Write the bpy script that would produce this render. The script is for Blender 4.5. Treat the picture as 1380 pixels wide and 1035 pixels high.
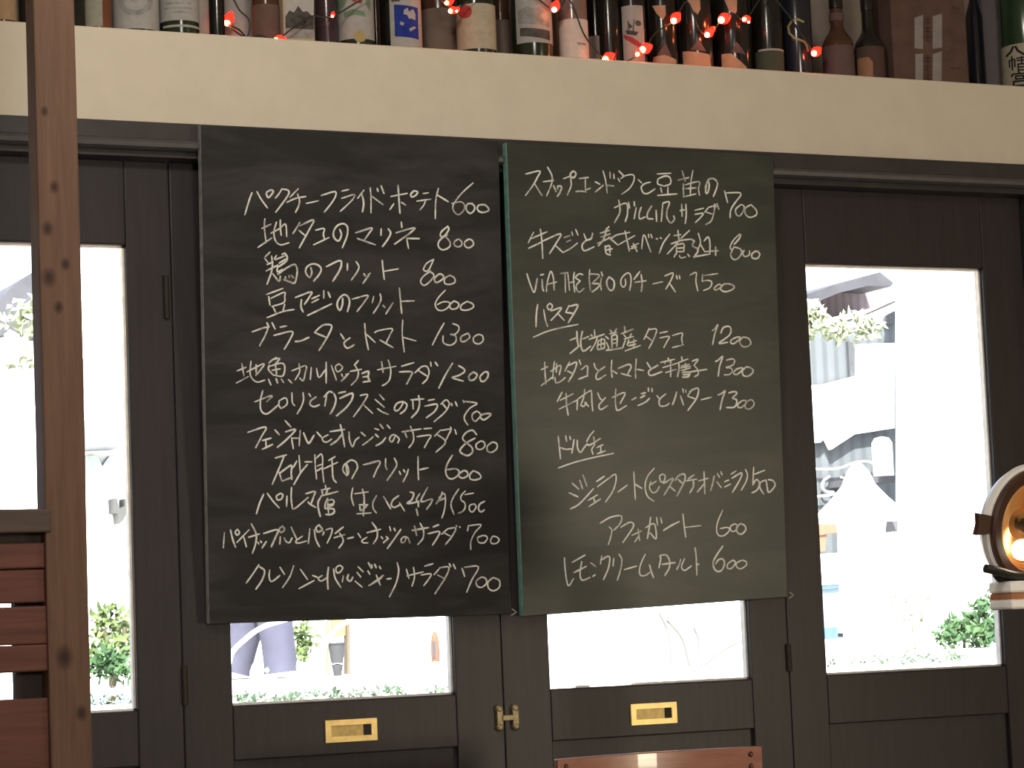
import bpy, bmesh, math, random
from mathutils import Vector, Matrix, noise as mnoise

random.seed(7)
S = bpy.context.scene
COL = S.collection
for o in list(bpy.data.objects):
    bpy.data.objects.remove(o, do_unlink=True)

# ------------------------------------------------------------------ camera
CAM = Vector((0.0, -4.3643, 1.12))
FPX = 3448.94                                   # focal length in pixels of the 1380 px wide frame
RIGHT = Vector((0.90649141, -0.42025330, -0.04074916))
DOWN = Vector((0.00378241, 0.10458955, -0.99450828))
FWD = Vector((0.42220732, 0.90135908, 0.09639910))
cd = bpy.data.cameras.new('camera')
cd.sensor_width = 36.0
cd.lens = 36.0 * FPX / 1380.0
cd.clip_start = 0.05
cd.clip_end = 400
cam = bpy.data.objects.new('camera', cd)
COL.objects.link(cam)
m = Matrix.Identity(4)
for i in range(3):
    m[i][0] = RIGHT[i]; m[i][1] = -DOWN[i]; m[i][2] = -FWD[i]; m[i][3] = CAM[i]
cam.matrix_world = m
S.camera = cam

# ------------------------------------------------------------------ colour management, sky, sun, added room lights
S.view_settings.view_transform = 'Standard'
S.view_settings.look = 'None'
S.view_settings.exposure = 0.0
S.view_settings.gamma = 1.0
S.view_settings.use_curve_mapping = False
w = bpy.data.worlds.new('sky'); S.world = w; w.use_nodes = True
nt = w.node_tree; nt.nodes.clear()
out = nt.nodes.new('ShaderNodeOutputWorld'); bg = nt.nodes.new('ShaderNodeBackground')
sky = nt.nodes.new('ShaderNodeTexSky'); sky.sky_type = 'NISHITA'
sky.sun_disc = False; sky.sun_elevation = math.radians(52); sky.sun_rotation = math.radians(200)
sky.air_density = 1.0; sky.dust_density = 3.0; sky.ozone_density = 0.6
bg.inputs[1].default_value = 0.85
nt.links.new(sky.outputs[0], bg.inputs[0]); nt.links.new(bg.outputs[0], out.inputs[0])

def light(name, kind, loc, energy, color, aim=None, **kw):
    ld = bpy.data.lights.new(name, kind); ld.energy = energy; ld.color = color
    for k, v in kw.items(): setattr(ld, k, v)
    o = bpy.data.objects.new(name, ld); COL.objects.link(o); o.location = loc
    if aim is not None:
        o.rotation_euler = (Vector(aim) - Vector(loc)).to_track_quat('-Z', 'Y').to_euler()
    return o
light('sun', 'SUN', (0, 0, 8), 25.0, (1.0, 0.96, 0.90), aim=(2.6, 6.0, -0.2), angle=math.radians(0.6))
WARM = (1.0, 0.93, 0.83)
light('high_fill_light', 'AREA', (0.80, -2.1, 2.78), 19, WARM, aim=(1.2, 0.0, 1.6), shape='DISK', size=0.28)  # unseen light added to brighten the front wall from above, no fitting
light('front_fill_light', 'AREA', (0.85, -4.9, 1.75), 44, WARM, aim=(1.3, 0.0, 1.5), shape='DISK', size=0.7)  # unseen light added behind the camera to brighten lower doors and post
light('side_sheen_light', 'AREA', (4.62, -4.7, 0.92), 56, (1.0, 0.88, 0.64), aim=(2.2, 0.0, 1.15), shape='RECTANGLE', size=0.8, size_y=0.6)  # warm light added for the sheen on boards and doors; no window there

# ------------------------------------------------------------------ helpers
def ray(px, py):
    return RIGHT * ((px - 690.0) / FPX) + DOWN * ((py - 517.5) / FPX) + FWD
def pt(px, py, y):
    """the point of the place at depth y (metres behind the door plane) seen at a pixel"""
    d = ray(px, py); return CAM + d * ((y - CAM.y) / d.y)
def ground_pt(px, py, z):
    d = ray(px, py); return CAM + d * ((z - CAM.z) / d.z)
def mpp(p):
    """metres per pixel at a point"""
    return (Vector(p) - CAM).dot(FWD) / FPX

def link(name, me, parent=None):
    o = bpy.data.objects.new(name, me); COL.objects.link(o)
    if parent is not None: o.parent = parent
    return o
def wloc(o):
    v = Vector((0, 0, 0))
    while o is not None:
        v += o.location; o = o.parent
    return v
def obj(name, bm, mat, parent=None, smooth=False, origin=None, bevel=0.0, angle=35):
    """bm in world coordinates; the object is linked with its origin at `origin` or at its parent"""
    org = wloc(parent) if parent is not None else Vector(origin if origin is not None else (0, 0, 0))
    bmesh.ops.translate(bm, verts=bm.verts, vec=-org)
    bmesh.ops.recalc_face_normals(bm, faces=bm.faces)
    me = bpy.data.meshes.new(name); bm.to_mesh(me); bm.free()
    if smooth:
        for p in me.polygons: p.use_smooth = True
        try: me.set_sharp_from_angle(angle=math.radians(angle))
        except Exception: pass
    for mm in (mat if isinstance(mat, (list, tuple)) else [mat]): me.materials.append(mm)
    o = link(name, me, parent)
    if parent is None: o.location = org
    if bevel > 0:
        md = o.modifiers.new('bevel', 'BEVEL'); md.width = bevel; md.segments = 2; md.limit_method = 'ANGLE'
    return o
def empty(name, loc, label=None, cat=None, group=None):
    o = bpy.data.objects.new(name, None); COL.objects.link(o); o.location = loc; o.empty_display_size = 0.05
    if label: tag(o, label, cat, group)
    return o
def tag(o, label, cat, group=None):
    o['label'] = label; o['category'] = cat
    if group: o['group'] = group
    return o
def struct(o):
    o['kind'] = 'structure'; return o

def box(bm, x0, x1, y0, y1, z0, z1, mi=0):
    vs = [bm.verts.new((x, y, z)) for x in (x0, x1) for y in (y0, y1) for z in (z0, z1)]
    q = [(0, 1, 3, 2), (4, 6, 7, 5), (0, 4, 5, 1), (2, 3, 7, 6), (0, 2, 6, 4), (1, 5, 7, 3)]
    for f in q:
        fc = bm.faces.new([vs[i] for i in f]); fc.material_index = mi
    return vs
def boxes(*bs):
    bm = bmesh.new()
    for b in bs: box(bm, *b)
    return bm
def prism(bm, poly, d):
    """a polygon (3-D points) thickened by vector d"""
    a = [bm.verts.new(p) for p in poly]; b = [bm.verts.new(Vector(p) + Vector(d)) for p in poly]
    n = len(a); bm.faces.new(a); bm.faces.new(b[::-1])
    for i in range(n): bm.faces.new([a[i], b[i], b[(i + 1) % n], a[(i + 1) % n]])
def frame_of(d):
    d = Vector(d).normalized(); u = d.orthogonal().normalized(); return d, u, d.cross(u)
def lathe(bm, prof, center, axis=(0, 0, 1), n=32, mi=0, squash=1.0):
    d, u, v = frame_of(axis); c = Vector(center); rings = []
    for r, h in prof:
        if r < 1e-6: rings.append([bm.verts.new(c + d * h)])
        else: rings.append([bm.verts.new(c + d * h + (u * math.cos(2 * math.pi * i / n) + v * squash * math.sin(2 * math.pi * i / n)) * r) for i in range(n)])
    for a, b in zip(rings, rings[1:]):
        for i in range(n):
            j = (i + 1) % n
            if len(a) == 1 and len(b) == 1: continue
            if len(a) == 1: f = bm.faces.new([a[0], b[i], b[j]])
            elif len(b) == 1: f = bm.faces.new([a[i], b[0], a[j]])
            else: f = bm.faces.new([a[i], b[i], b[j], a[j]])
            f.material_index = mi
def catmull(pts, n=6):
    P = [Vector(p) for p in pts]
    if len(P) < 3:
        return P
    o = []
    for i in range(len(P) - 1):
        p0 = P[i - 1] if i else P[0] * 2 - P[1]
        p1, p2 = P[i], P[i + 1]
        p3 = P[i + 2] if i + 2 < len(P) else P[-1] * 2 - P[-2]
        for k in range(n):
            t = k / n
            o.append(0.5 * ((2 * p1) + (p2 - p0) * t + (2 * p0 - 5 * p1 + 4 * p2 - p3) * t * t + (3 * p1 - p0 - 3 * p2 + p3) * t ** 3))
    o.append(P[-1]); return o
def tube(bm, pts, r, n=8, caps=True, mi=0):
    P = [Vector(p) for p in pts]; rings = []
    R = r if isinstance(r, (list, tuple)) else [r] * len(P)
    up = None
    for i, p in enumerate(P):
        t = (P[min(i + 1, len(P) - 1)] - P[max(i - 1, 0)]).normalized()
        if up is None or abs(t.dot(up)) > 0.99: up = t.orthogonal().normalized()
        u = (up - t * up.dot(t)).normalized(); v = t.cross(u); up = u
        rings.append([bm.verts.new(p + (u * math.cos(2 * math.pi * k / n) + v * math.sin(2 * math.pi * k / n)) * R[i]) for k in range(n)])
    for a, b in zip(rings, rings[1:]):
        for k in range(n):
            f = bm.faces.new([a[k], a[(k + 1) % n], b[(k + 1) % n], b[k]]); f.material_index = mi
    if caps:
        bm.faces.new(rings[0][::-1]).material_index = mi; bm.faces.new(rings[-1]).material_index = mi
def ball(bm, c, r, seg=12, ring=8, sc=(1, 1, 1)):
    mt = Matrix.Translation(Vector(c)) @ Matrix.Diagonal((sc[0], sc[1], sc[2], 1))
    bmesh.ops.create_uvsphere(bm, u_segments=seg, v_segments=ring, radius=r, matrix=mt)

# ------------------------------------------------------------------ materials
def new_mat(name):
    mt = bpy.data.materials.new(name); mt.use_nodes = True; t = mt.node_tree
    return mt, t, t.nodes['Principled BSDF']
def N(t, kind, **kw):
    n = t.nodes.new(kind)
    for k, v in kw.items(): setattr(n, k, v)
    return n
def coords(t, scale=(1, 1, 1), gen='Object', rot=(0, 0, 0)):
    tc = N(t, 'ShaderNodeTexCoord'); mp = N(t, 'ShaderNodeMapping')
    mp.inputs['Scale'].default_value = scale; mp.inputs['Rotation'].default_value = rot
    t.links.new(tc.outputs[gen], mp.inputs[0]); return mp.outputs[0]
def ramp(t, fac, stops):
    r = N(t, 'ShaderNodeValToRGB'); e = r.color_ramp.elements
    while len(e) < len(stops): e.new(0.5)
    for k, (p, c) in zip(e, stops):
        k.position = p; k.color = (*c, 1) if len(c) == 3 else c
    t.links.new(fac, r.inputs[0]); return r.outputs[0]
def noise_tex(t, vec, scale, detail=4, rough=0.55, dist=0.0):
    n = N(t, 'ShaderNodeTexNoise'); n.inputs['Scale'].default_value = scale; n.inputs['Detail'].default_value = detail
    n.inputs['Roughness'].default_value = rough; n.inputs['Distortion'].default_value = dist
    t.links.new(vec, n.inputs['Vector']); return n.outputs[0]
def plain(name, c, rough=0.6, metal=0.0, var=0.12, scale=40, bump=0.0, spec=0.5, stretch=(1, 1, 1), coat=0.0):
    mt, t, b = new_mat(name)
    v = coords(t, stretch); n = noise_tex(t, v, scale)
    lo = tuple(max(0, x * (1 - var)) for x in c); hi = tuple(min(1, x * (1 + var)) for x in c)
    t.links.new(ramp(t, n, [(0.3, lo), (0.7, hi)]), b.inputs['Base Color'])
    b.inputs['Roughness'].default_value = rough; b.inputs['Metallic'].default_value = metal
    b.inputs['Specular IOR Level'].default_value = spec; b.inputs['Coat Weight'].default_value = coat
    if bump:
        bp = N(t, 'ShaderNodeBump'); bp.inputs['Strength'].default_value = bump; bp.inputs['Distance'].default_value = 0.002
        t.links.new(n, bp.inputs['Height']); t.links.new(bp.outputs[0], b.inputs['Normal'])
    return mt
def wood(name, dark, light_, grain=(18, 18, 1.2), rough=0.55, knots=True, spec=0.4, scale=6.0, coat=0.0, knot_at=()):
    mt, t, b = new_mat(name)
    v = coords(t, grain); n = noise_tex(t, v, scale, 6, 0.6, 0.6)
    c = ramp(t, n, [(0.28, dark), (0.72, light_)])
    if knots:
        v2 = coords(t, (9, 9, 2.6)); vo = N(t, 'ShaderNodeTexVoronoi'); vo.inputs['Scale'].default_value = 1.3
        t.links.new(v2, vo.inputs['Vector'])
        k = ramp(t, vo.outputs['Distance'], [(0.05, (0.28, 0.2, 0.16)), (0.16, (1, 1, 1))])
        mx = N(t, 'ShaderNodeMix', data_type='RGBA', blend_type='MULTIPLY'); mx.inputs[0].default_value = 1.0
        t.links.new(c, mx.inputs[6]); t.links.new(k, mx.inputs[7]); c = mx.outputs[2]
    if knot_at:
        ge = N(t, 'ShaderNodeNewGeometry'); cur = None
        for kp, kr in knot_at:
            df = N(t, 'ShaderNodeVectorMath', operation='SUBTRACT'); t.links.new(ge.outputs['Position'], df.inputs[0]); df.inputs[1].default_value = kp
            sc = N(t, 'ShaderNodeVectorMath', operation='MULTIPLY'); t.links.new(df.outputs[0], sc.inputs[0]); sc.inputs[1].default_value = (1 / kr, .5 / kr, .72 / kr)
            ln = N(t, 'ShaderNodeVectorMath', operation='LENGTH'); t.links.new(sc.outputs[0], ln.inputs[0])
            if cur is None: cur = ln.outputs['Value']
            else:
                mn = N(t, 'ShaderNodeMath', operation='MINIMUM'); t.links.new(cur, mn.inputs[0]); t.links.new(ln.outputs['Value'], mn.inputs[1]); cur = mn.outputs[0]
        dv = N(t, 'ShaderNodeMath', operation='MULTIPLY'); dv.inputs[1].default_value = .25; t.links.new(cur, dv.inputs[0])
        k = ramp(t, dv.outputs[0], [(0.10, (0.22, 0.15, 0.12)), (0.26, (0.62, 0.56, 0.52)), (0.42, (1, 1, 1))])
        mx = N(t, 'ShaderNodeMix', data_type='RGBA', blend_type='MULTIPLY'); mx.inputs[0].default_value = 1.0
        t.links.new(c, mx.inputs[6]); t.links.new(k, mx.inputs[7]); c = mx.outputs[2]
    t.links.new(c, b.inputs['Base Color'])
    b.inputs['Roughness'].default_value = rough; b.inputs['Specular IOR Level'].default_value = spec
    b.inputs['Coat Weight'].default_value = coat
    bp = N(t, 'ShaderNodeBump'); bp.inputs['Strength'].default_value = 0.25; bp.inputs['Distance'].default_value = 0.001
    t.links.new(n, bp.inputs['Height']); t.links.new(bp.outputs[0], b.inputs['Normal'])
    return mt
def emit(name, c, s):
    mt, t, b = new_mat(name)
    b.inputs['Base Color'].default_value = (*c, 1)
    b.inputs['Emission Color'].default_value = (*c, 1); b.inputs['Emission Strength'].default_value = s
    return mt
def glass(name, tint=(1, 1, 1), gloss=0.06):
    mt, t, b = new_mat(name); t.nodes.remove(b)
    tr = N(t, 'ShaderNodeBsdfTransparent'); tr.inputs[0].default_value = (*tint, 1)
    gl = N(t, 'ShaderNodeBsdfGlossy'); gl.inputs['Roughness'].default_value = 0.02
    fr = N(t, 'ShaderNodeFresnel'); fr.inputs[0].default_value = 1.45
    ms = N(t, 'ShaderNodeMixShader'); o = t.nodes['Material Output']
    t.links.new(fr.outputs[0], ms.inputs[0]); t.links.new(tr.outputs[0], ms.inputs[1]); t.links.new(gl.outputs[0], ms.inputs[2])
    t.links.new(ms.outputs[0], o.inputs[0]); return mt
def board_mat(name, base, dust, rough=0.5, spec=0.35):
    """painted slate with wiped chalk dust"""
    mt, t, b = new_mat(name)
    n1 = noise_tex(t, coords(t, (1.4, 1.0, 5.0), rot=(0, 0.35, 0)), 2.4, 6, 0.6, 0.8)
    n2 = noise_tex(t, coords(t, (1, 1, 1)), 9, 5, 0.7)
    m1 = ramp(t, n1, [(0.42, base), (0.78, dust)])
    mx = N(t, 'ShaderNodeMix', data_type='RGBA', blend_type='MULTIPLY'); mx.inputs[0].default_value = 0.55
    t.links.new(m1, mx.inputs[6]); t.links.new(ramp(t, n2, [(0.3, (0.72, 0.72, 0.72)), (0.75, (1, 1, 1))]), mx.inputs[7])
    c = mx.outputs[2]
    t.links.new(c, b.inputs['Base Color'])
    b.inputs['Roughness'].default_value = rough; b.inputs['Specular IOR Level'].default_value = spec
    return mt
def chalk_mat():
    mt, t, b = new_mat('chalk')
    n = noise_tex(t, coords(t), 900, 2, 0.6); n2 = noise_tex(t, coords(t), 34, 3)
    ad = N(t, 'ShaderNodeMath', operation='ADD'); t.links.new(n, ad.inputs[0]); t.links.new(n2, ad.inputs[1])
    r = ramp(t, ad.outputs[0], [(0.80, (0.34, 0.34, 0.34)), (1.10, (1, 1, 1))])
    tr = N(t, 'ShaderNodeBsdfTransparent'); ms = N(t, 'ShaderNodeMixShader'); o = t.nodes['Material Output']
    b.inputs['Base Color'].default_value = (0.84, 0.84, 0.79, 1); b.inputs['Roughness'].default_value = 0.95
    b.inputs['Specular IOR Level'].default_value = 0.1
    t.links.new(r, ms.inputs[0]); t.links.new(tr.outputs[0], ms.inputs[1]); t.links.new(b.outputs[0], ms.inputs[2])
    t.links.new(ms.outputs[0], o.inputs[0]); return mt
def door_mat():
    mt, t, b = new_mat('dark_stained_wood')
    n = noise_tex(t, coords(t, (14, 14, 1.2)), 5, 6, 0.6, 0.4)
    c = ramp(t, n, [(0.3, (0.0215, 0.0170, 0.0188)), (0.75, (0.033, 0.0272, 0.0300))])
    sc = noise_tex(t, coords(t, (3, 3, 9)), 3.2, 6, 0.7, 0.5)          # pale scuffs
    f = ramp(t, sc, [(0.66, (0, 0, 0)), (0.82, (0.35, 0.35, 0.35))])
    mx = N(t, 'ShaderNodeMix', data_type='RGBA'); t.links.new(f, mx.inputs[0]); t.links.new(c, mx.inputs[6])
    mx.inputs[7].default_value = (0.10, 0.10, 0.105, 1); t.links.new(mx.outputs[2], b.inputs['Base Color'])
    b.inputs['Roughness'].default_value = 0.40; b.inputs['Specular IOR Level'].default_value = 0.35
    return mt
def corrugated(name, c, per=0.12):
    mt, t, b = new_mat(name)
    wv = N(t, 'ShaderNodeTexWave'); wv.bands_direction = 'X'; wv.inputs['Scale'].default_value = 1.0 / per / 3.14
    wv.inputs['Distortion'].default_value = 0.2; t.links.new(coords(t), wv.inputs['Vector'])
    lo = tuple(x * 0.72 for x in c)
    t.links.new(ramp(t, wv.outputs[1], [(0.15, lo), (0.6, c)]), b.inputs['Base Color']); b.inputs['Roughness'].default_value = 0.7
    return mt

M = {}
YP = -0.90
KN = [(pt(x, y, YP), r) for x, y, r in ((66, 374, .0075), (64, 308, .006), (73, 252, .005), (79, 414, .005), (87, 886, .009), (110, 961, .006), (88, 356, .005), (60, 150, .004))]
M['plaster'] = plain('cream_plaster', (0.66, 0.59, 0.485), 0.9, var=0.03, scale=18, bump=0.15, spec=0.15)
M['recess'] = plain('shaded_shelf_plaster', (0.32, 0.27, 0.24), 0.9, var=0.15, scale=9, spec=0.1)  # cream plaster darkened, shade behind the bottles put into its colour
M['ceiling'] = plain('ceiling_plaster', (0.6, 0.54, 0.45), 0.9, var=0.05, scale=8)
M['floor'] = wood('floor_boards', (0.10, 0.055, 0.03), (0.20, 0.12, 0.07), (1.2, 14, 14), 0.4, knots=False)
M['door'] = door_mat()
M['lintel'] = plain('lintel_dark_paint', (0.034, 0.029, 0.029), 0.42, var=0.2, scale=14, spec=0.45)
M['glass'] = glass('window_glass')
M['brass'] = plain('polished_brass', (0.88, 0.64, 0.25), 0.34, metal=0.35, var=0.10, scale=60)
M['brass_in'] = plain('shaded_brass', (0.52, 0.37, 0.13), 0.4, metal=0.3, var=0.2, scale=90)  # darker copy of the brass stands in for shade in the recess
M['brass_old'] = plain('aged_brass', (0.32, 0.26, 0.15), 0.45, metal=0.6, var=0.25, scale=90)
M['bead'] = plain('daylit_bead_paint', (0.80, 0.70, 0.56), 0.6, var=0.15)  # pale colour puts the daylight on the glass reveals into the bead
M['slot'] = plain('dark_slot', (0.02, 0.013, 0.008), 0.7, var=0.2)
M['board_grey'] = board_mat('charcoal_slate', (0.024, 0.0235, 0.0245), (0.066, 0.062, 0.061), 0.6, 0.2)
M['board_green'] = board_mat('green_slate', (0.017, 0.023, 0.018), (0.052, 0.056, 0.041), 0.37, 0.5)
M['edge_pale'] = plain('worn_pale_edge', (0.33, 0.33, 0.33), 0.7, var=0.3, scale=60)
M['edge_teal'] = plain('teal_edge', (0.20, 0.42, 0.37), 0.6, var=0.25, scale=60)
M['edge_dark'] = plain('dark_edge', (0.03, 0.03, 0.03), 0.6)
M['chalk'] = chalk_mat()
M['post'] = wood('old_pine', (0.082, 0.040, 0.024), (0.130, 0.070, 0.043), (16, 16, 1.0), 0.75, knot_at=KN)
M['slat'] = wood('red_brown_board', (0.072, 0.022, 0.014), (0.125, 0.043, 0.028), (1.0, 16, 16), 0.7)
M['rail'] = wood('grey_brown_rail', (0.050, 0.034, 0.027), (0.082, 0.058, 0.046), (1.0, 16, 16), 0.75, knots=False)
M['batten'] = wood('dark_batten', (0.028, 0.020, 0.017), (0.05, 0.036, 0.03), (16, 16, 1), 0.8, knots=False)
M['chair'] = wood('glossy_red_wood', (0.26, 0.105, 0.068), (0.38, 0.17, 0.115), (1.5, 14, 14), 0.28, knots=False, spec=0.6, coat=0.5)
M['screw'] = plain('dark_screw', (0.06, 0.02, 0.015), 0.4, metal=0.5)
M['white_enamel'] = plain('white_enamel', (0.84, 0.83, 0.80), 0.35, var=0.06)
M['lamp_brown'] = plain('brown_lacquer', (0.050, 0.018, 0.010), 0.4, var=0.2)
M['copper'] = plain('copper_reflector', (0.95, 0.50, 0.20), 0.30, metal=0.85, var=0.08, scale=20)
M['black_metal'] = plain('black_metal', (0.025, 0.024, 0.022), 0.4, metal=0.3)
M['orange_band'] = plain('rust_orange_band', (0.36, 0.12, 0.03), 0.5, var=0.2)

# ------------------------------------------------------------------ room shell
ZD = 1.12                       # camera height: heights below were measured from it
XL, XR, YB = -1.7, 4.7, -7.2
o = struct(obj('floor', boxes((XL - .1, XR + .1, YB - .1, 0.14, -0.1, 0.0)), M['floor']))
o = struct(obj('ceiling', boxes((XL - .1, XR + .1, YB - .1, 0.5, 2.95, 3.05)), M['ceiling']))
o = struct(obj('wall_left', boxes((XL - .1, XL, YB, 0.14, 0, 2.95)), M['plaster']))
o = struct(obj('wall_right', boxes((XR, XR + .1, YB, 0.14, 0, 2.95)), M['plaster']))
o = struct(obj('wall_back', boxes((XL - .1, XR + .1, YB - .1, YB, 0, 2.95)), M['plaster']))
Z_SH = 1.101 + ZD               # top of the ledge the bottles stand on
Z_LT = 0.926 + ZD               # top of the lintel
bm = boxes((XL, -0.54, -0.02, 0.14, 0, Z_LT), (3.30, XR, -0.02, 0.14, 0, Z_LT), (XL, XR, -0.02, 0.42, Z_LT, Z_SH))
struct(obj('wall_front', bm, M['plaster'], bevel=0.004))
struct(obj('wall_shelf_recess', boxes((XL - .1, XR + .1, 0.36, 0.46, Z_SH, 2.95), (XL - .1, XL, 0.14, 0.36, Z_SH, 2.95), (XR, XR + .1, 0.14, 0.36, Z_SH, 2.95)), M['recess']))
# lintel: fascia, rounded bead and lower fascia
bm = boxes((-0.54, 3.30, -0.052, 0.05, 0.888 + ZD, Z_LT), (-0.54, 3.30, -0.038, 0.05, 0.866 + ZD, 0.888 + ZD))
prof = [(-0.052, 0.896), (-0.060, 0.893), (-0.064, 0.887), (-0.062, 0.880), (-0.054, 0.876), (-0.040, 0.876), (-0.040, 0.896)]
lin = struct(obj('trim_1', bm, M['lintel']))
bm = bmesh.new(); prism(bm, [(-0.54, y, z + ZD) for y, z in prof], (3.84, 0, 0))
obj('bead', bm, plain('bead_highlight_paint', (0.075, 0.072, 0.074), 0.4, var=0.15), lin)  # paler than the lintel: the highlight along the bead is in its colour
struct(obj('trim_2', boxes((-0.54, -0.482, -0.03, 0.06, 0, 0.866 + ZD)), M['door'], bevel=0.003))
struct(obj('trim_3', boxes((3.243, 3.30, -0.03, 0.06, 0, 0.866 + ZD)), M['door'], bevel=0.003))

def door(n, x0, x1, g0, g1, pull=None, hinges=()):
    zt, gt, gb, pt_, pb = 0.8655 + ZD, 0.713 + ZD, -0.110 + ZD, -0.207 + ZD, 0.16
    y0, y1 = 0.0, 0.026; e = 0.0004
    bm = boxes((x0 + e, g0, y0, y1, 0.012, zt), (g1, x1 - e, y0, y1, 0.012, zt), (g0, g1, y0, y1, gt, zt),
               (g0, g1, y0, y1, pt_, gb), (g0, g1, y0, y1, 0.012, pb))
    d = struct(obj('door_%d' % n, bm, M['door'], bevel=0.0025))
    p = obj('lower_panel', boxes((g0 - .002, g1 + .002, 0.012, 0.024, pb - .002, pt_ + .002)), M['door'], d)
    obj('pane', boxes((g0 - .002, g1 + .002, 0.010, 0.013, gb - .002, gt + .002)), M['glass'], d)
    obj('daylit_bead', boxes((g0, g0 + .004, .0135, .028, gb, gt), (g1 - .004, g1, .0135, .028, gb, gt), (g0, g1, .0135, .028, gb, gb + .004), (g0, g1, .0135, .028, gt - .004, gt)), M['bead'], d)  # strip added to show the daylit reveal round the glass
    if pull:
        cx, cz, w_, h_ = pull
        bm = bmesh.new(); a, b = w_ / 2, h_ / 2; ia, ib = a - .011, b - .010
        for bx in ((cx - a, cx - ia, -.004, .012, cz - b, cz + b), (cx + ia, cx + a, -.004, .012, cz - b, cz + b),
                   (cx - ia, cx + ia, -.004, .012, cz + ib, cz + b), (cx - ia, cx + ia, -.004, .012, cz - b, cz - ib)): box(bm, *bx)
        fp = obj('flush_pull', bm, M['brass'], d)
        fp['label'] = 'shiny brass recessed pull'
        obj('finger_recess', boxes((cx - ia, cx + ia * .62, -.0008, .0105, cz - ib, cz + ib)), M['brass_in'], fp)
        s = obj('finger_slot', boxes((cx + ia * .62, cx + ia, -.0009, .0105, cz - ib, cz + ib)), M['slot'], fp)
    for hx, z0, z1 in hinges:
        bm = bmesh.new(); lathe(bm, [(0, z0), (.0055, z0 + .001), (.0055, z1 - .001), (0, z1)], (hx, -0.003, 0), n=12)
        obj('hinge', bm, M['slot'], d, smooth=True)
    return d
door(5, .141, .761, .243, .675)
door(6, -.479, .141, -.377, .055)
door(1, .761, 1.381, .863, 1.298, hinges=[(1.369, ZD + .58, ZD + .66)])
door(2, 1.381, 2.001, 1.472, 1.905, pull=(1.694, -0.165 + ZD, .100, .040), hinges=[(1.383, ZD - .105, ZD - .035)])
d3 = door(3, 2.001, 2.621, 2.099, 2.536, pull=(2.314, -0.166 + ZD, .099, .040), hinges=[(2.619, ZD - .10, ZD - .045)])
door(4, 2.621, 3.241, 2.707, 3.137)
# the H shaped brass hinge that couples the two middle leaves
hx, hz = 2.005, -0.158 + ZD
bm = bmesh.new()
for s in (-1, 1):
    box(bm, hx + s * .016 - .006, hx + s * .016 + .006, -.008, 0.0, hz - .016, hz + .016)
    for t_ in (-1, 1):
        lathe(bm, [(0, .009), (.004, .009), (.0075, .006), (.008, 0)], (hx + s * .0165, -.0005, hz + t_ * .017), axis=(0, -1, 0), n=14)
box(bm, hx - .012, hx + .012, -.011, -.003, hz - .005, hz + .005)
h = obj('hinge', bm, M['brass_old'], d3, bevel=0.001); h['label'] = 'aged brass H shaped hinge'

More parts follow.
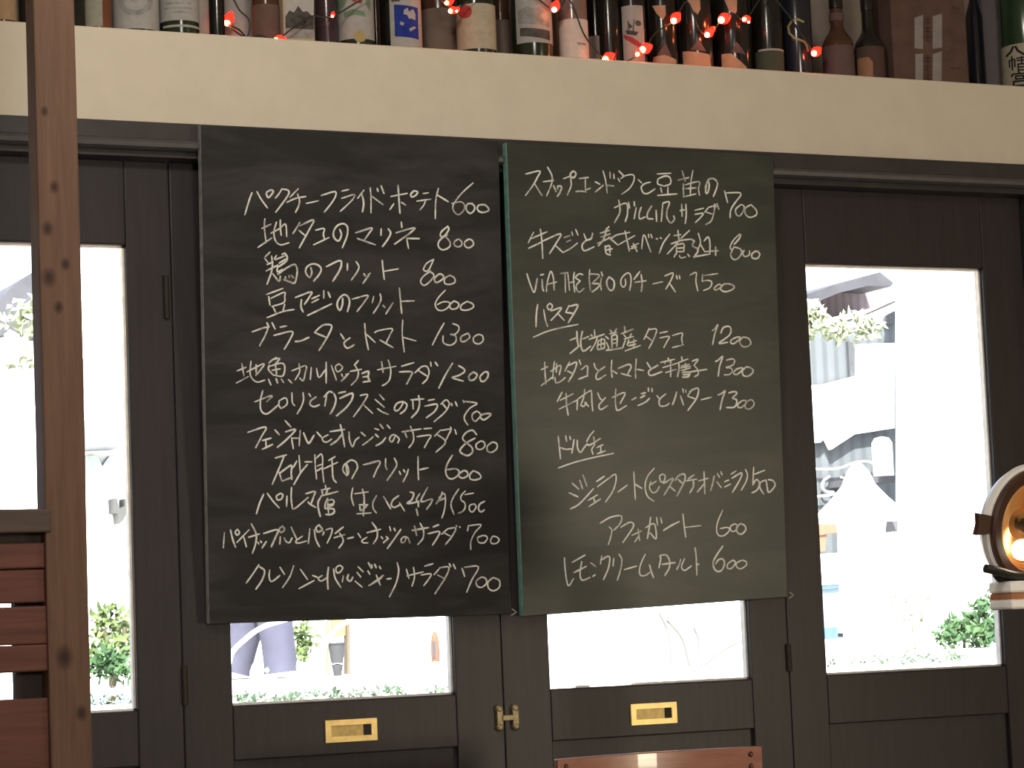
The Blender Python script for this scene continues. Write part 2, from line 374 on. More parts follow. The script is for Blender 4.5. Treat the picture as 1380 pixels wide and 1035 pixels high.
# ------------------------------------------------------------------ chalkboards
CHALK = {
'L': {
1: [(896,7682,839,7541,754,7277),(988,7703,1068,7566,1186,7413),(1254,7747,1171,7692,1188,7614,1225,7615,1300,7714,1254,7747),(1467,7773,1410,7683,1335,7593),(1485,7765,1578,7750,1595,7690,1501,7546,1341,7344),(1778,7784,1613,7620),(1556,7530,1724,7606,1920,7648),(1762,7687,1798,7574,1778,7467,1717,7351),(1927,7522,2161,7577),(2219,7676,2474,7756,2501,7686,2414,7542,2271,7374),(2615,7770,2757,7805),(2613,7637,2860,7716,2830,7627,2696,7498,2581,7397),(3051,7803,2926,7648),(3012,7722,3044,7563,3017,7402),(3179,7852,3188,7639,3185,7390),(3199,7702,3426,7549),(3316,7848,3330,7787),(3393,7896,3448,7755),(3582,7706,3910,7775),(3729,7917,3744,7640,3759,7399),(3641,7574,3559,7464),(3792,7606,3878,7555),(4047,7830,3984,7765,3996,7712,4074,7741,4120,7806,4047,7830),(4230,7783,4337,7801),(4101,7638,4384,7684),(4276,7658,4236,7567,4157,7475),(4538,7893,4481,7665,4465,7323),(4512,7766,4735,7647),(5244,8018,5023,7829,4862,7642,4821,7533,4878,7435,4957,7420,5047,7504,5058,7604,4981,7655,4803,7619),(5227,7633,5118,7615,5096,7514,5174,7445,5254,7502,5265,7583,5197,7632),(5494,7618,5355,7605,5324,7522,5412,7470,5542,7502,5552,7548,5484,7618)],
2: [(1132,7221,1121,7050,1151,6787),(1072,7041,1245,7123),(995,6698,1258,6875),(1243,6960,1342,7010,1424,7059,1524,7132,1545,6907),(1352,7166,1300,6977,1331,6823,1428,6756,1585,6799),(1426,7207,1424,7059,1439,6927),(1796,7171,1745,7084,1661,6964),(1795,7109,2062,7226,1976,7044,1781,6710),(1778,7030,1892,6940),(2101,7040,2267,7076,2249,6974,2273,6872),(2055,6772,2357,6914),(2568,7069,2600,6968,2540,6856,2457,6917,2450,7026,2527,7139,2645,7174,2720,7113,2709,6955,2613,6732),(2878,7015,3183,7111),(2891,7023,3196,7117,3137,7009,3050,6891),(2908,6914,3040,6873,3258,6808),(3383,7105,3375,6980),(3521,7109,3568,7030,3508,6912,3401,6776),(3782,7242,3794,7135),(3677,7039,4041,7142,3963,7050,3641,6827),(3884,6941,4135,6944),(3884,6941,3919,6754),(4714,7189,4585,7086,4564,7005,4642,7007,4732,7127,4714,7189),(4701,7027,4563,6942,4512,6832,4579,6753,4677,6765,4757,6830,4748,6911,4681,6981),(4926,6961,4846,6904,4845,6841,4923,6811,4993,6854,4984,6917,4926,6961),(5142,6967,5052,6901,5061,6829,5139,6799,5229,6861,5211,6933,5142,6967)],
3: [(1222,6621,1131,6533),(1114,6510,1178,6434),(1253,6552,1260,6451),(1162,6395,1277,6444),(1344,6562,1302,6499),(1144,6278,1357,6384),(1268,6452,1250,6280,1157,6038),(1265,6234,1386,6097,1412,6191),(1450,6580,1500,6605,1548,6536,1522,6458,1373,6353),(1318,6484,1499,6558),(1391,6423,1523,6504),(1366,6392,1356,6267,1455,6316),(1363,6221,1537,6341,1686,6407,1734,6323,1724,6198,1682,6072,1583,6094,1477,6130),(1510,6185,1502,6146),(1577,6210,1584,6164),(1618,6211,1666,6165),(1999,6360,2015,6266,1972,6180,1899,6264,1917,6358,2017,6423,2133,6410,2198,6333,2147,6222,2046,6111),(2299,6382,2551,6498,2592,6436,2548,6310,2420,6119),(2709,6447,2707,6321),(2878,6490,2935,6389,2875,6270,2780,6150),(3026,6273,3059,6227),(3153,6284,3007,6092),(3116,6268,3125,6227),(3393,6526,3404,6384,3429,6171),(3422,6322,3710,6374),(4420,6569,4283,6494,4213,6385,4260,6341,4329,6388,4420,6569),(4358,6352,4201,6241,4150,6142,4217,6080,4315,6136,4414,6246,4396,6308,4357,6317),(4513,6293,4433,6219,4442,6148,4510,6149,4619,6232,4571,6294,4513,6293),(4737,6280,4638,6215,4637,6125,4744,6109,4843,6156,4824,6237,4737,6280)],
4: [(1146,5855,1458,5970),(1186,5817,1209,5663),(1227,5787,1482,5900,1489,5823,1471,5714,1241,5640),(1265,5633,1321,5525),(1487,5683,1452,5550),(1149,5437,1444,5550,1667,5593),(1694,5811,2001,5918,1958,5816,1866,5689),(1809,5774,1799,5642,1839,5549),(2008,5793,2158,5858),(2007,5723,2140,5788),(1921,5488,2389,5706),(2242,5946,2240,5805),(2325,5924,2365,5823),(2607,5812,2597,5686,2546,5591,2497,5684,2532,5795,2625,5875,2709,5845,2740,5736,2696,5570),(2792,5799,3096,5876,3044,5772,2881,5573),(3214,5856,3184,5740),(3339,5912,3356,5805,3297,5680,3200,5545),(3393,5699,3436,5656),(3595,5747,3448,5540),(3724,6026,3740,5830,3764,5554),(3758,5777,4019,5790),(4644,5999,4505,5862,4435,5735,4482,5637,4579,5621,4687,5676,4728,5767,4601,5783,4474,5727),(4817,5804,4727,5722,4765,5651,4873,5670,4914,5752,4817,5804),(5082,5800,4963,5726,4961,5645,5089,5638,5208,5694,5190,5757,5082,5800)],
5: [(867,5180,1144,5265,1116,5133,1001,4927),(1145,5347,1182,5266),(1241,5349,1300,5234),(1396,5269,1518,5295),(1272,5119,1621,5197,1584,5057,1469,4874),(1680,5016,1785,5026,1944,5094),(2265,5338,2158,5279,2051,5178),(2194,5312,2317,5331,2388,5290,2296,5098,2134,4856),(2059,5178,2270,5098),(2554,5167,2624,5068),(2740,5095,2623,5002,2666,4911,2737,4920,2818,4970),(3030,5357,3045,5140,3094,4881),(3062,5162,3230,5015),(3223,5192,3294,5230,3567,5271,3524,5158,3441,4998),(3321,5062,3581,4924),(3782,5434,3768,5180,3803,4842),(3787,5114,4040,5051),(4610,5389,4483,5189,4366,4979),(4785,5382,4898,5336,4896,5251,4823,5183,4730,5182,4833,5155,4841,5051,4747,4983,4644,4992,4583,5038,4585,5152),(5093,5206,4957,5147,4945,5061,5017,5053,5122,5130,5093,5206),(5300,5189,5206,5131,5204,5045,5297,5008,5392,5066,5383,5161,5300,5189)],
6: [(664,4607,699,4388),(576,4479,740,4544),(554,4260,785,4379),(758,4462,1077,4610,998,4481,920,4398),(837,4654,815,4444,862,4334,957,4280,1093,4317),(932,4591,930,4444),(1321,4722,1233,4675,1174,4620),(1262,4685,1379,4704,1300,4612),(1183,4583,1163,4510,1249,4409),(1193,4565,1407,4622,1474,4558,1433,4392,1249,4409),(1230,4492,1386,4520),(1299,4575,1317,4428),(1161,4336,1207,4226),(1306,4345,1334,4263),(1403,4337,1451,4273),(1539,4328,1606,4264),(1609,4485,1874,4579,1863,4449,1822,4311,1754,4357),(1748,4615,1755,4467,1665,4319),(1982,4552,1959,4330),(2080,4534,2127,4368,2257,4517),(2269,4646,2263,4267),(2367,4591,2462,4323),(2516,4620,2446,4564,2474,4481,2534,4490,2584,4556,2516,4620),(2563,4435,2582,4388),(2652,4435,2661,4389),(2702,4445,2561,4305),(2895,4679,2814,4594),(2732,4482,2952,4521),(2833,4585,2892,4474,2860,4343,2748,4231),(2961,4446,3092,4484,3080,4382,3119,4298),(2980,4381,3070,4391),(2979,4288,3119,4307),(3267,4513,3631,4581),(3350,4664,3377,4467),(3482,4693,3529,4515,3506,4346,3434,4262,3353,4224),(3743,4582,3988,4650),(3701,4479,3944,4480,3923,4395,3839,4254),(4005,4462,4129,4566),(4129,4575,4242,4585,4291,4482,4248,4350,4155,4265),(4087,4500,4259,4397),(4325,4661,4334,4586),(4417,4662,4467,4596),(4767,4646,4619,4427,4481,4181),(4890,4599,4993,4543,5002,4486,4887,4419,4752,4380,4865,4343,4978,4315),(5189,4487,5094,4411,5113,4335,5197,4345,5261,4431,5189,4487),(5418,4489,5323,4402,5342,4317,5405,4317,5479,4394,5481,4479,5418,4489)],
7: [(1052,4126,1004,3952,1011,3779,1093,3710,1185,3744,1333,3866),(895,3926,1225,4040,1123,3927),(1362,3953,1351,3866,1396,3805),(1371,3953,1464,3996,1509,3962,1499,3875,1396,3805),(1603,4093,1610,3918,1655,3857),(1816,4093,1824,3971,1785,3849,1699,3709),(1927,4076,1963,4023),(2066,4015,1962,3945,1952,3875,2026,3840,2129,3875),(2215,4015,2319,4112,2384,4094),(2272,4059,2231,3849),(2412,4077,2448,3972,2409,3831,2332,3708),(2497,4086,2638,4113),(2523,3989,2732,4078,2779,4060,2749,3954,2634,3814,2453,3673),(2920,4043,3062,4061,3013,3955,2897,3796,2782,3655),(2965,3893,3161,3716),(3297,4061,3390,3964),(3210,3973,3388,3831),(3255,3805,3349,3743,3472,3698),(3773,3929,3704,3813,3626,3760,3589,3813,3648,3902,3763,3929,3839,3876,3799,3778,3702,3707),(3917,3965,4178,3983),(3956,3965,3963,3796),(4073,4045,4090,3902,4049,3760,3922,3635),(4265,3956,4391,3974),(4195,3849,4438,3885,4397,3760,4221,3635),(4516,3885,4615,3965,4673,3930,4682,3867,4591,3733,4375,3563),(4555,3894,4622,3813),(4731,3903,4740,3858),(4810,3930,4847,3849),(4967,3957,4986,3912),(4967,3939,5251,3903,5102,3813,4991,3669,4999,3580,5057,3499),(5239,3759,5149,3696,5157,3606,5216,3570,5316,3669,5297,3723,5239,3759),(5505,3714,5396,3705,5316,3669,5344,3606,5414,3606,5524,3687,5505,3714)],
8: [(760,3382,1099,3476,1014,3303,902,3105),(1031,3234,1196,3276),(1095,3233,1103,3112),(1029,3078,1222,3163),(1272,3423,1353,3336),(1467,3588,1576,3474),(1473,3388,1668,3430,1490,3249,1313,3111),(1583,3283,1617,3083),(1601,3274,1730,3273),(1751,3413,1728,3134),(1815,3369,1878,3220,1923,3185,2018,3324),(2066,3385,2157,3289),(2289,3332,2176,3271,2203,3210,2268,3201,2353,3253),(2327,3388,2609,3427),(2526,3515,2561,3366,2604,3111),(2551,3331,2456,3226,2333,3148),(2693,3383,2700,3242,2755,3110,2813,3224,2889,3285),(2928,3373,3012,3302),(3164,3293,3078,3222,2953,3139),(3192,3442,3277,3416),(3298,3522,3363,3442),(3440,3504,3496,3441),(3209,3336,3265,3283),(3408,3274,3330,3186,3215,3125),(3599,3299,3531,3193,3484,3247,3533,3317,3600,3317,3675,3246,3645,3175),(3735,3378,4111,3430),(3792,3360,3829,3272),(3900,3484,3955,3342,3953,3200,3864,3085),(4169,3434,4324,3444),(4031,3288,4302,3314,4252,3216,4173,3083),(4508,3411,4380,3295),(4518,3402,4703,3419,4652,3303,4602,3214),(4429,3331,4601,3187,4404,3001),(4704,3464,4723,3419),(4791,3419,4819,3329),(5231,3318,5153,3400,5025,3364,4945,3257,5021,3167,5128,3085,5136,2995,5047,2933,4930,2970,4892,3042,5021,3167,5200,3256),(5307,3201,5218,3139,5236,3058,5324,3048,5395,3111,5376,3183,5307,3201),(5544,3182,5444,3101,5452,3011,5541,2992,5641,3064,5633,3154,5544,3182)],
9: [(1271,2920,1484,2973),(1443,2965,1367,2788,1208,2451),(1341,2665,1388,2511),(1357,2650,1571,2786,1570,2663,1576,2532),(1396,2503,1593,2578),(1679,2863,1612,2747),(1722,2963,1742,2661),(1835,2846,1967,2845),(1884,2799,1758,2661,1616,2438),(2027,2976,2032,2767,2053,2534),(2051,2906,2143,2983,2175,2905,2171,2688,2193,2470),(2065,2766,2165,2804),(2064,2681,2172,2742),(2290,2865,2416,2934),(2180,2711,2464,2832),(2357,2872,2362,2670,2377,2530,2434,2467),(2622,2800,2637,2683,2644,2589,2570,2668,2571,2746,2622,2808,2671,2713,2669,2604),(2622,2808,2724,2869,2823,2829,2847,2735,2795,2634,2735,2533),(2957,2781,3244,2841),(3115,2823,3268,2848,3286,2794,3227,2698,3159,2558),(3402,2891,3399,2749,3427,2687),(3574,2898,3620,2783,3551,2659,3424,2493),(3665,2658,3693,2596),(3752,2684,3780,2639),(3848,2692,3818,2603,3739,2462),(4044,2921,4041,2707,4047,2494),(4069,2680,4244,2714),(4734,2942,4633,2791,4592,2648,4629,2541,4706,2504,4815,2548,4865,2636,4788,2691,4631,2675),(4944,2654,4864,2592,4873,2538,4951,2519,5040,2572,5012,2644,4944,2654),(5150,2651,5080,2580,5088,2500,5196,2480,5305,2524,5257,2605,5150,2651)],
10: [(1043,2275,964,2113,901,1927),(1112,2290,1223,2142,1334,2025),(1363,2287,1285,2239,1301,2173,1370,2180,1406,2253,1363,2287),(1484,2236,1473,2048),(1573,2390,1562,2218,1577,2071,1620,2004,1885,2205),(1842,2272,2018,2310,1990,2212,1944,2098),(1883,2123,1927,2081,2031,2022),(2221,2423,2229,2357),(2141,2333,2309,2364),(2150,2341,2166,2259),(2264,2340,2228,2258),(2130,2226,2458,2304),(2130,2210,2076,2112,2083,1980,2116,1856),(2262,2183,2216,2093,2206,1994),(2235,2142,2358,2157,2375,2091,2251,2060),(2242,2010,2375,2066),(2233,1994,2365,1992,2381,1925,2301,1886,2222,1895),(2261,2109,2275,1911),(2751,2366,2722,2201,2764,2043),(2785,2258,3053,2288),(2938,2339,2971,2164,2948,1858),(2871,2058,3041,2055),(2880,2033,2905,1950,3032,2047),(2824,1893,3101,1905),(3211,2218,3139,2089,3147,1978,3206,1902),(3351,2198,3488,1972),(3653,2212,3541,2139,3499,2046,3559,1999,3671,2044),(3661,2081,3760,1930),(3877,2274,3947,2245,3905,2133,3813,2069,3945,2077,4047,2103),(4069,2243,3997,2141,4026,2094),(4224,2354,4088,2112,4179,2101),(4037,2103,4035,2000),(3994,1963,4022,1841),(4179,2110,4312,2136,4280,2052,4197,1951),(4519,2265,4477,2162,4393,2051),(4446,2163,4560,2236,4577,2067,4544,1898,4501,1786),(4434,2097,4558,2152),(4850,2317,4723,2140,4690,2008,4748,1847),(4983,2277,4899,2194,4887,2118),(4972,2211,5148,2237),(4897,2109,4969,2051,4967,1957,4904,1892,4831,1874),(5165,2038,5072,2011,5060,1927,5121,1888,5195,1972,5165,2038),(5374,2082,5269,2027,5246,1933,5298,1885,5361,1922)],
11: [(299,1609,276,1334),(410,1655,458,1463,506,1338),(540,1662,500,1605,539,1557,580,1604,540,1662),(761,1648,527,1423),(659,1516,707,1343),(750,1514,952,1567),(803,1752,892,1568,879,1396,816,1226),(920,1424,940,1386),(971,1442,991,1413),(1082,1430,999,1317),(1033,1575,1298,1637,1256,1503,1172,1332),(1391,1702,1329,1646,1359,1587,1431,1634,1391,1702),(1347,1511,1335,1377),(1418,1490,1458,1422,1519,1401,1572,1487),(1554,1680,1663,1446),(1767,1512,1642,1427,1683,1388,1848,1423),(1912,1644,1878,1374),(1995,1623,2023,1448,2093,1311),(2089,1708,2026,1651,2066,1583,2149,1620,2089,1708),(2180,1580,2158,1523),(2222,1618,2336,1635,2314,1519,2239,1376),(2555,1660,2397,1547),(2375,1469,2584,1523),(2480,1555,2541,1456,2540,1378,2466,1283),(2635,1450,2750,1471),(2839,1542,2892,1459),(3014,1466,2914,1407,2946,1366,3034,1364),(3015,1548,3281,1604),(3117,1731,3204,1606,3212,1462,3133,1341),(3290,1471,3323,1429),(3390,1469,3423,1437),(3434,1437,3333,1357),(3459,1652,3480,1570),(3548,1620,3569,1568),(3681,1596,3556,1434,3409,1252),(3780,1460,3756,1368,3689,1359,3690,1421,3757,1461,3824,1428,3856,1335),(3905,1571,4231,1616),(3951,1653,3993,1476),(4064,1703,4129,1567,4116,1422,4012,1311),(4322,1625,4436,1664),(4218,1503,4445,1540,4409,1436,4305,1294),(4616,1588,4489,1487),(4627,1588,4775,1595,4704,1451,4565,1298),(4535,1517,4681,1441),(4787,1647,4798,1616),(4855,1625,4866,1604),(5038,1642,5013,1538),(5027,1632,5290,1648,5162,1504,5078,1339,5076,1193),(5321,1448,5217,1409,5239,1325,5342,1312,5412,1384,5390,1436,5321,1448),(5528,1433,5481,1361,5503,1298,5595,1296,5654,1357,5609,1411,5528,1433)],
12: [(938,1021,821,861,694,701),(947,984,1042,909,992,747,874,587),(1139,925,1127,798,1174,715,1330,819),(1332,965,1417,835),(1594,986,1514,787,1375,599),(1720,918,1854,732),(1980,710,1686,572),(1952,802,2050,763),(2138,797,2059,744,2117,697,2216,749),(2258,941,2236,767,2243,546),(2356,911,2383,744,2489,575),(2476,972,2406,928,2415,845,2474,843,2534,924,2476,972),(2542,777,2520,667),(2641,801,2620,719,2679,680,2730,753),(2832,935,2930,840),(2810,834,2879,749),(2768,678,2906,563),(3032,1004,3090,900),(3020,856,3059,790),(3035,587,3227,683),(3096,965,3105,909),(3156,973,3185,907),(3246,933,3275,886),(3081,613,3323,764),(3183,777,3260,590),(3313,764,3231,674),(3392,697,3473,704),(3598,989,3626,840,3572,618,3437,371),(3778,863,3826,694),(3920,897,3937,719,3884,553),(3786,742,4112,808),(4144,910,4308,952),(4070,753,4264,766,4221,674,4117,555),(4324,746,4449,874),(4439,874,4624,878,4559,702,4339,399),(4396,744,4548,664),(4635,944,4665,887),(4717,932,4757,847),(4891,852,4940,700),(4943,870,5222,872,5083,630,4976,408),(5281,681,5176,609,5195,514,5288,492,5383,565,5364,651,5281,681),(5520,665,5414,583,5423,469,5526,419,5642,482,5644,605,5520,665)],
},
'R': {
1: [(217,8308,506,8377,459,8261,357,8094,200,7901),(402,8120,542,7913),(574,8175,801,8208),(670,8457,758,8305,755,8157,641,7908),(790,8110,842,7997),(871,8104,879,8047),(880,8105,962,8091,923,7983,867,7908),(1001,8248,1166,8304,1156,8254,1163,8123,1077,7940),(1205,8404,1149,8336,1175,8280,1239,8290,1268,8365,1205,8404),(1339,8265,1532,8293),(1467,8258,1462,8035),(1261,8012,1380,8024,1480,8011),(1481,8053,1573,8089),(1677,8216,1777,8170),(1851,8157,1673,8018),(1848,8437,1899,8249,1931,8011),(1906,8159,2072,8148),(1995,8418,2002,8295),(2077,8380,2085,8289),(2190,8443,2299,8347),(2168,8301,2204,8236),(2224,8295,2327,8357,2496,8380,2512,8272,2415,8119,2245,7997),(2605,8292,2681,8226),(2871,8253,2748,8219,2668,8147,2711,8040,2810,8033,2969,8128),(3020,8417,3323,8443),(3040,8329,3027,8229,3138,8194),(3051,8329,3198,8384,3299,8358,3307,8239,3160,8184),(3092,8152,3113,8064),(3249,8168,3246,8039),(3022,8001,3449,8046),(3477,8315,3716,8374),(3572,8498,3635,8301),(3810,8518,3759,8296),(3589,8250,3594,7991),(3599,8220,3941,8303,3926,8163,3946,8033),(3632,8152,3870,8180),(3758,8256,3742,8056),(3583,7991,3867,8061),(4111,8279,4084,8108,4129,8090,4166,8231,4146,8331),(4074,8188,4146,8341,4261,8375,4351,8298,4325,8177,4253,8024)],
2: [(2176,7881,2194,7654,2073,7443),(2080,7733,2337,7824,2356,7618,2306,7471),(2385,7851,2405,7733),(2507,7865,2516,7776),(2549,7748,2500,7529),(2660,7761,2613,7641,2622,7533,2745,7577),(2883,7788,2791,7647,2800,7549,2911,7542),(2982,7713,2988,7495),(3130,7836,3089,7498),(3130,7856,3276,7881,3216,7700,3224,7562,3301,7475,3381,7557,3360,7616),(3546,7850,3551,7612),(3636,7853,3643,7655,3616,7475),(3509,7720,3611,7743),(3837,7740,4031,7787),(3835,7661,4017,7686,3970,7615,3843,7501),(4145,7810,4052,7708),(4156,7811,4271,7825,4244,7654,4184,7532,4069,7468),(4086,7709,4244,7674),(4272,7875,4305,7816),(4329,7887,4372,7778),(4507,8143,4570,7915),(4552,8105,4874,8106,4731,7910,4636,7767,4621,7616),(4869,7885,4751,7790,4760,7690,4840,7663,4923,7766,4937,7857,4869,7885),(5100,7892,4971,7818,4968,7697,5070,7640,5211,7694,5213,7785,5100,7892)],
3: [(354,7210,239,7005),(281,7079,638,7227),(247,6905,523,7031),(497,7278,523,7068,537,6720),(523,7040,922,7199,827,7021,681,6815),(816,6966,966,6841),(992,7127,1116,7167),(1042,7045,1135,7085),(966,6841,1131,6928,1277,7033),(1158,7242,1177,7169),(1241,7291,1290,7181),(1414,7213,1463,7094),(1600,7227,1567,7124,1463,7085,1379,7008,1378,6925,1439,6890,1626,6969),(1955,7367,1860,7263),(1766,7232,1964,7293),(1774,7158,1983,7229),(1699,7036,2003,7164),(1902,7329,1836,7123,1719,6990),(1940,7163,2135,7019),(1864,6994,1882,6855,1975,6820),(1874,6975,1958,6996,1965,6866),(1873,6910,2019,6942),(1981,7117,2108,7205,2401,7269),(2145,7020,2505,7207),(2297,7294,2335,7118,2383,6905),(2427,6990,2585,7060),(2470,7056,2550,6900),(2415,6952,2542,6993),(2650,6959,2687,7202,2729,7204,2779,7074,2848,6898),(2803,7243,2813,7178),(2856,7245,2886,7171),(2971,7164,3002,7155),(3056,7185,3087,7167),(3269,7256,3127,7084,3027,6875),(3364,7231,3514,7254),(3452,7337,3469,7149),(3708,7344,3512,7179),(3297,7069,3511,7141,3758,7176),(3490,7150,3359,7015,3207,6870),(3413,7026,3409,6866),(3424,7054,3574,7077,3571,6926),(3444,6989,3551,7001),(3432,6923,3560,6926),(3355,6817,3388,6875),(3473,6849,3504,6802,3611,6824),(3655,6881,3697,6835),(3768,7148,3811,7140,3766,7044,3893,6972,3793,6819),(3900,7293,3940,7162,3938,7087,3871,6953),(3938,7087,4042,6929),(4026,7146,4114,7224,4155,7130,4149,6903),(3782,6828,4149,6894),(4042,6938,4334,6965),(4282,7039,4278,6869),(4831,7311,4687,7183,4607,7048,4638,6982),(4853,7292,4807,7205,4696,7098),(4694,7050,4614,6896,4677,6803,4776,6824,4866,6941,4824,7016,4716,7041),(4922,6990,4887,6922,4930,6866,5029,6897,5042,6983),(5173,6977,5095,6918,5104,6842,5214,6835,5270,6913,5228,6969,5173,6977)],
4: [(198,6427,261,6238,342,6072,387,6210,415,6340),(515,6320,521,6167,545,6099),(483,6403,551,6420),(604,6092,615,6230,696,6476,753,6355,765,6126),(623,6230,819,6280),(907,6443,1061,6461),(1000,6437,1002,6085),(1060,6438,1088,6125),(1197,6472,1177,6334,1198,6096),(1091,6270,1194,6296),(1376,6430,1299,6444,1221,6373,1314,6313),(1322,6314,1235,6227,1242,6135,1301,6098,1396,6169),(1524,6533,1511,6341,1532,6126),(1531,6449,1720,6437,1692,6375,1561,6265),(1570,6265,1724,6260,1689,6190,1566,6103),(1770,6377,1750,6269,1765,6138),(1772,6493,1797,6416),(1935,6404,1881,6302,1913,6179,1981,6142,2034,6197,2037,6321,1935,6404),(2281,6369,2289,6267,2236,6210,2185,6274,2208,6386,2325,6482,2397,6446,2405,6297,2370,6148),(2598,6516,2469,6364),(2489,6308,2731,6341),(2628,6460,2646,6302,2625,6134),(2877,6285,3089,6330),(3145,6444,3326,6504,3270,6353,3160,6191),(3258,6287,3371,6139),(3400,6459,3413,6393),(3464,6460,3473,6394),(3699,6475,3839,6525,3825,6364,3863,6167),(3978,6490,3964,6358),(4010,6472,4313,6516),(3964,6358,4094,6379,4179,6343,4133,6238,3992,6179),(4329,6309,4230,6231,4262,6194,4371,6243,4383,6291,4329,6309),(4438,6311,4371,6234,4413,6178,4521,6170,4663,6230,4665,6287,4546,6322,4438,6311)],
5: [(414,5845,383,5666,370,5422),(538,5750,570,5555,613,5434),(666,5874,611,5816,646,5751,700,5769,720,5834,666,5874),(690,5728,909,5796,816,5673,687,5549),(843,5673,967,5553),(1073,5840,998,5708),(1082,5824,1255,5851,1188,5711,1048,5513),(998,5708,1170,5686),(312,5227,611,5344,937,5422,1257,5483)],
6: [(1227,5352,1232,5189,1257,5058),(1078,5179,1215,5229),(1072,4926,1275,5075),(1345,5353,1305,5173,1320,5026,1374,4978,1513,5069),(1351,5206,1480,5257),(1526,5290,1553,5258),(1479,5200,1811,5302),(1602,5381,1608,5258),(1663,5243,1605,5111,1511,4979),(1680,5177,1658,5029,1713,5013,1805,5039),(1689,5177,1809,5203,1805,5039),(1678,5095,1817,5129),(1745,5227,1732,5030),(1933,5385,1969,5345),(2081,5412,2033,5354),(1922,5311,2089,5346),(1967,5279,1971,5049),(1967,5271,2078,5289,2073,5066),(1975,5197,2067,5214),(1973,5123,2066,5140),(1838,5261,1901,5212),(1854,5146,1897,5032,1841,4990),(1841,4990,2137,5034,2193,5051),(2248,5455,2255,5348),(2171,5314,2433,5408),(2226,5299,2272,5250),(2394,5317,2355,5259),(2234,5216,2439,5268),(2261,5200,2193,5035),(2335,5201,2296,5101),(2447,5219,2434,5053),(2306,5135,2502,5186),(2324,5085,2482,5120),(2247,4986,2584,5096),(2781,5428,2715,5306,2660,5213),(2769,5400,2938,5412,2881,5234,2761,5037),(2714,5269,2828,5196),(3010,5338,3180,5372),(3008,5245,3210,5275,3165,5181,3089,5059),(3285,5295,3498,5344,3485,5241,3504,5128),(3279,5061,3525,5119),(4164,5399,4229,5438,4296,5524,4216,5324,4168,5126),(4357,5354,4413,5459,4533,5489,4586,5433,4540,5309,4309,5156,4504,5177),(4724,5283,4603,5234,4569,5177,4633,5150,4744,5217,4789,5274,4724,5283),(4854,5285,4776,5198,4828,5104,4937,5096,5026,5163,4974,5258,4854,5285)],
7: [(538,4764,543,4537,557,4342),(464,4617,600,4675),(458,4318,713,4489),(746,4774,716,4619,703,4440),(661,4586,871,4701,840,4522),(790,4733,778,4571),(749,4473,765,4375,856,4392,966,4474),(1062,4768,959,4596),(1043,4702,1208,4761,1149,4573,1028,4393),(1014,4596,1121,4548),(1263,4810,1298,4721),(1305,4623,1434,4697,1430,4493),(1247,4443,1439,4509),(1581,4747,1607,4657,1679,4600),(1809,4683,1660,4584,1613,4493,1657,4436,1825,4527),(1959,4807,1946,4627,1962,4479),(1964,4610,2065,4553),(2094,4652,2309,4728,2373,4687,2296,4546),(2157,4554,2360,4505),(2488,4836,2465,4630,2466,4465),(2493,4638,2641,4614),(2716,4769,2803,4646),(2954,4718,2772,4620,2751,4549,2820,4523,3041,4595),(3176,4860,3205,4790),(3015,4771,3316,4835),(3104,4754,3125,4807),(3245,4808,3224,4737),(3062,4674,3364,4756),(3120,4578,3352,4641),(3233,4702,3228,4499),(3478,4889,3486,4819),(3385,4765,3618,4846),(3414,4756,3412,4650,3378,4500),(3463,4703,3645,4740),(3555,4757,3563,4651),(3443,4668,3675,4705),(3441,4615,3664,4669),(3482,4633,3561,4589),(3481,4580,3642,4590,3610,4501,3489,4491),(3500,4536,3611,4545),(3707,4803,3840,4839,3746,4723),(3746,4723,3825,4635,3833,4546,3751,4502),(3481,4571,3824,4617,4027,4645),(4224,4798,4296,4834,4390,4906,4314,4709,4278,4513),(4470,4826,4603,4854,4654,4810,4600,4729,4456,4683,4558,4675,4598,4622,4535,4550,4412,4541),(4763,4676,4670,4640,4627,4568,4698,4551,4803,4623,4825,4677,4763,4676),(4918,4704,4824,4623,4842,4534,4944,4517,5060,4598,5031,4669,4918,4704)],
8: [(892,4194,787,4018),(847,4041,1121,4164),(826,3874,1212,4049),(977,4171,981,3957,1011,3759),(1212,4041,1200,3858),(1212,4057,1472,4218,1514,4187,1519,4003,1533,3835),(1370,4256,1350,4110,1278,3942),(1287,3942,1346,3927,1399,4003),(1365,4003,1449,3927),(1643,4188,1692,4080,1743,4042),(1813,4096,1725,4011,1664,3942,1705,3866,1853,3942),(2032,4258,2019,4035,2033,3896,2075,3850,2259,3942),(1951,4096,2230,4189,2121,3981),(2375,4050,2471,4097),(2578,4167,2674,4190),(2558,4089,2655,4136),(2503,3942,2661,4004,2759,4082),(2737,4283,2736,4213),(2816,4276,2815,4206),(2918,4136,2963,4078),(3115,4169,3001,4086,2962,4020,2988,3937,3101,3937,3187,3987),(3352,4203,3311,4079,3252,3954),(3435,4129,3497,3954),(3485,4270,3502,4187),(3551,4245,3559,4195),(3703,4262,3586,4129),(3636,4212,3789,4279,3836,4246,3784,4079,3589,3846),(3596,4121,3765,4071),(3888,4054,4119,4105),(4263,4147,4350,4180,4428,4231,4357,4063,4304,3862),(4504,4189,4630,4215,4687,4181,4588,4089,4665,4064,4683,4005,4623,3912,4449,3904),(4799,4039,4701,3963,4719,3904,4796,3912,4895,3997,4877,4039,4799,4039),(4974,4056,4875,3980,4883,3887,4979,3879,5069,3963,5042,4039,4974,4056)],
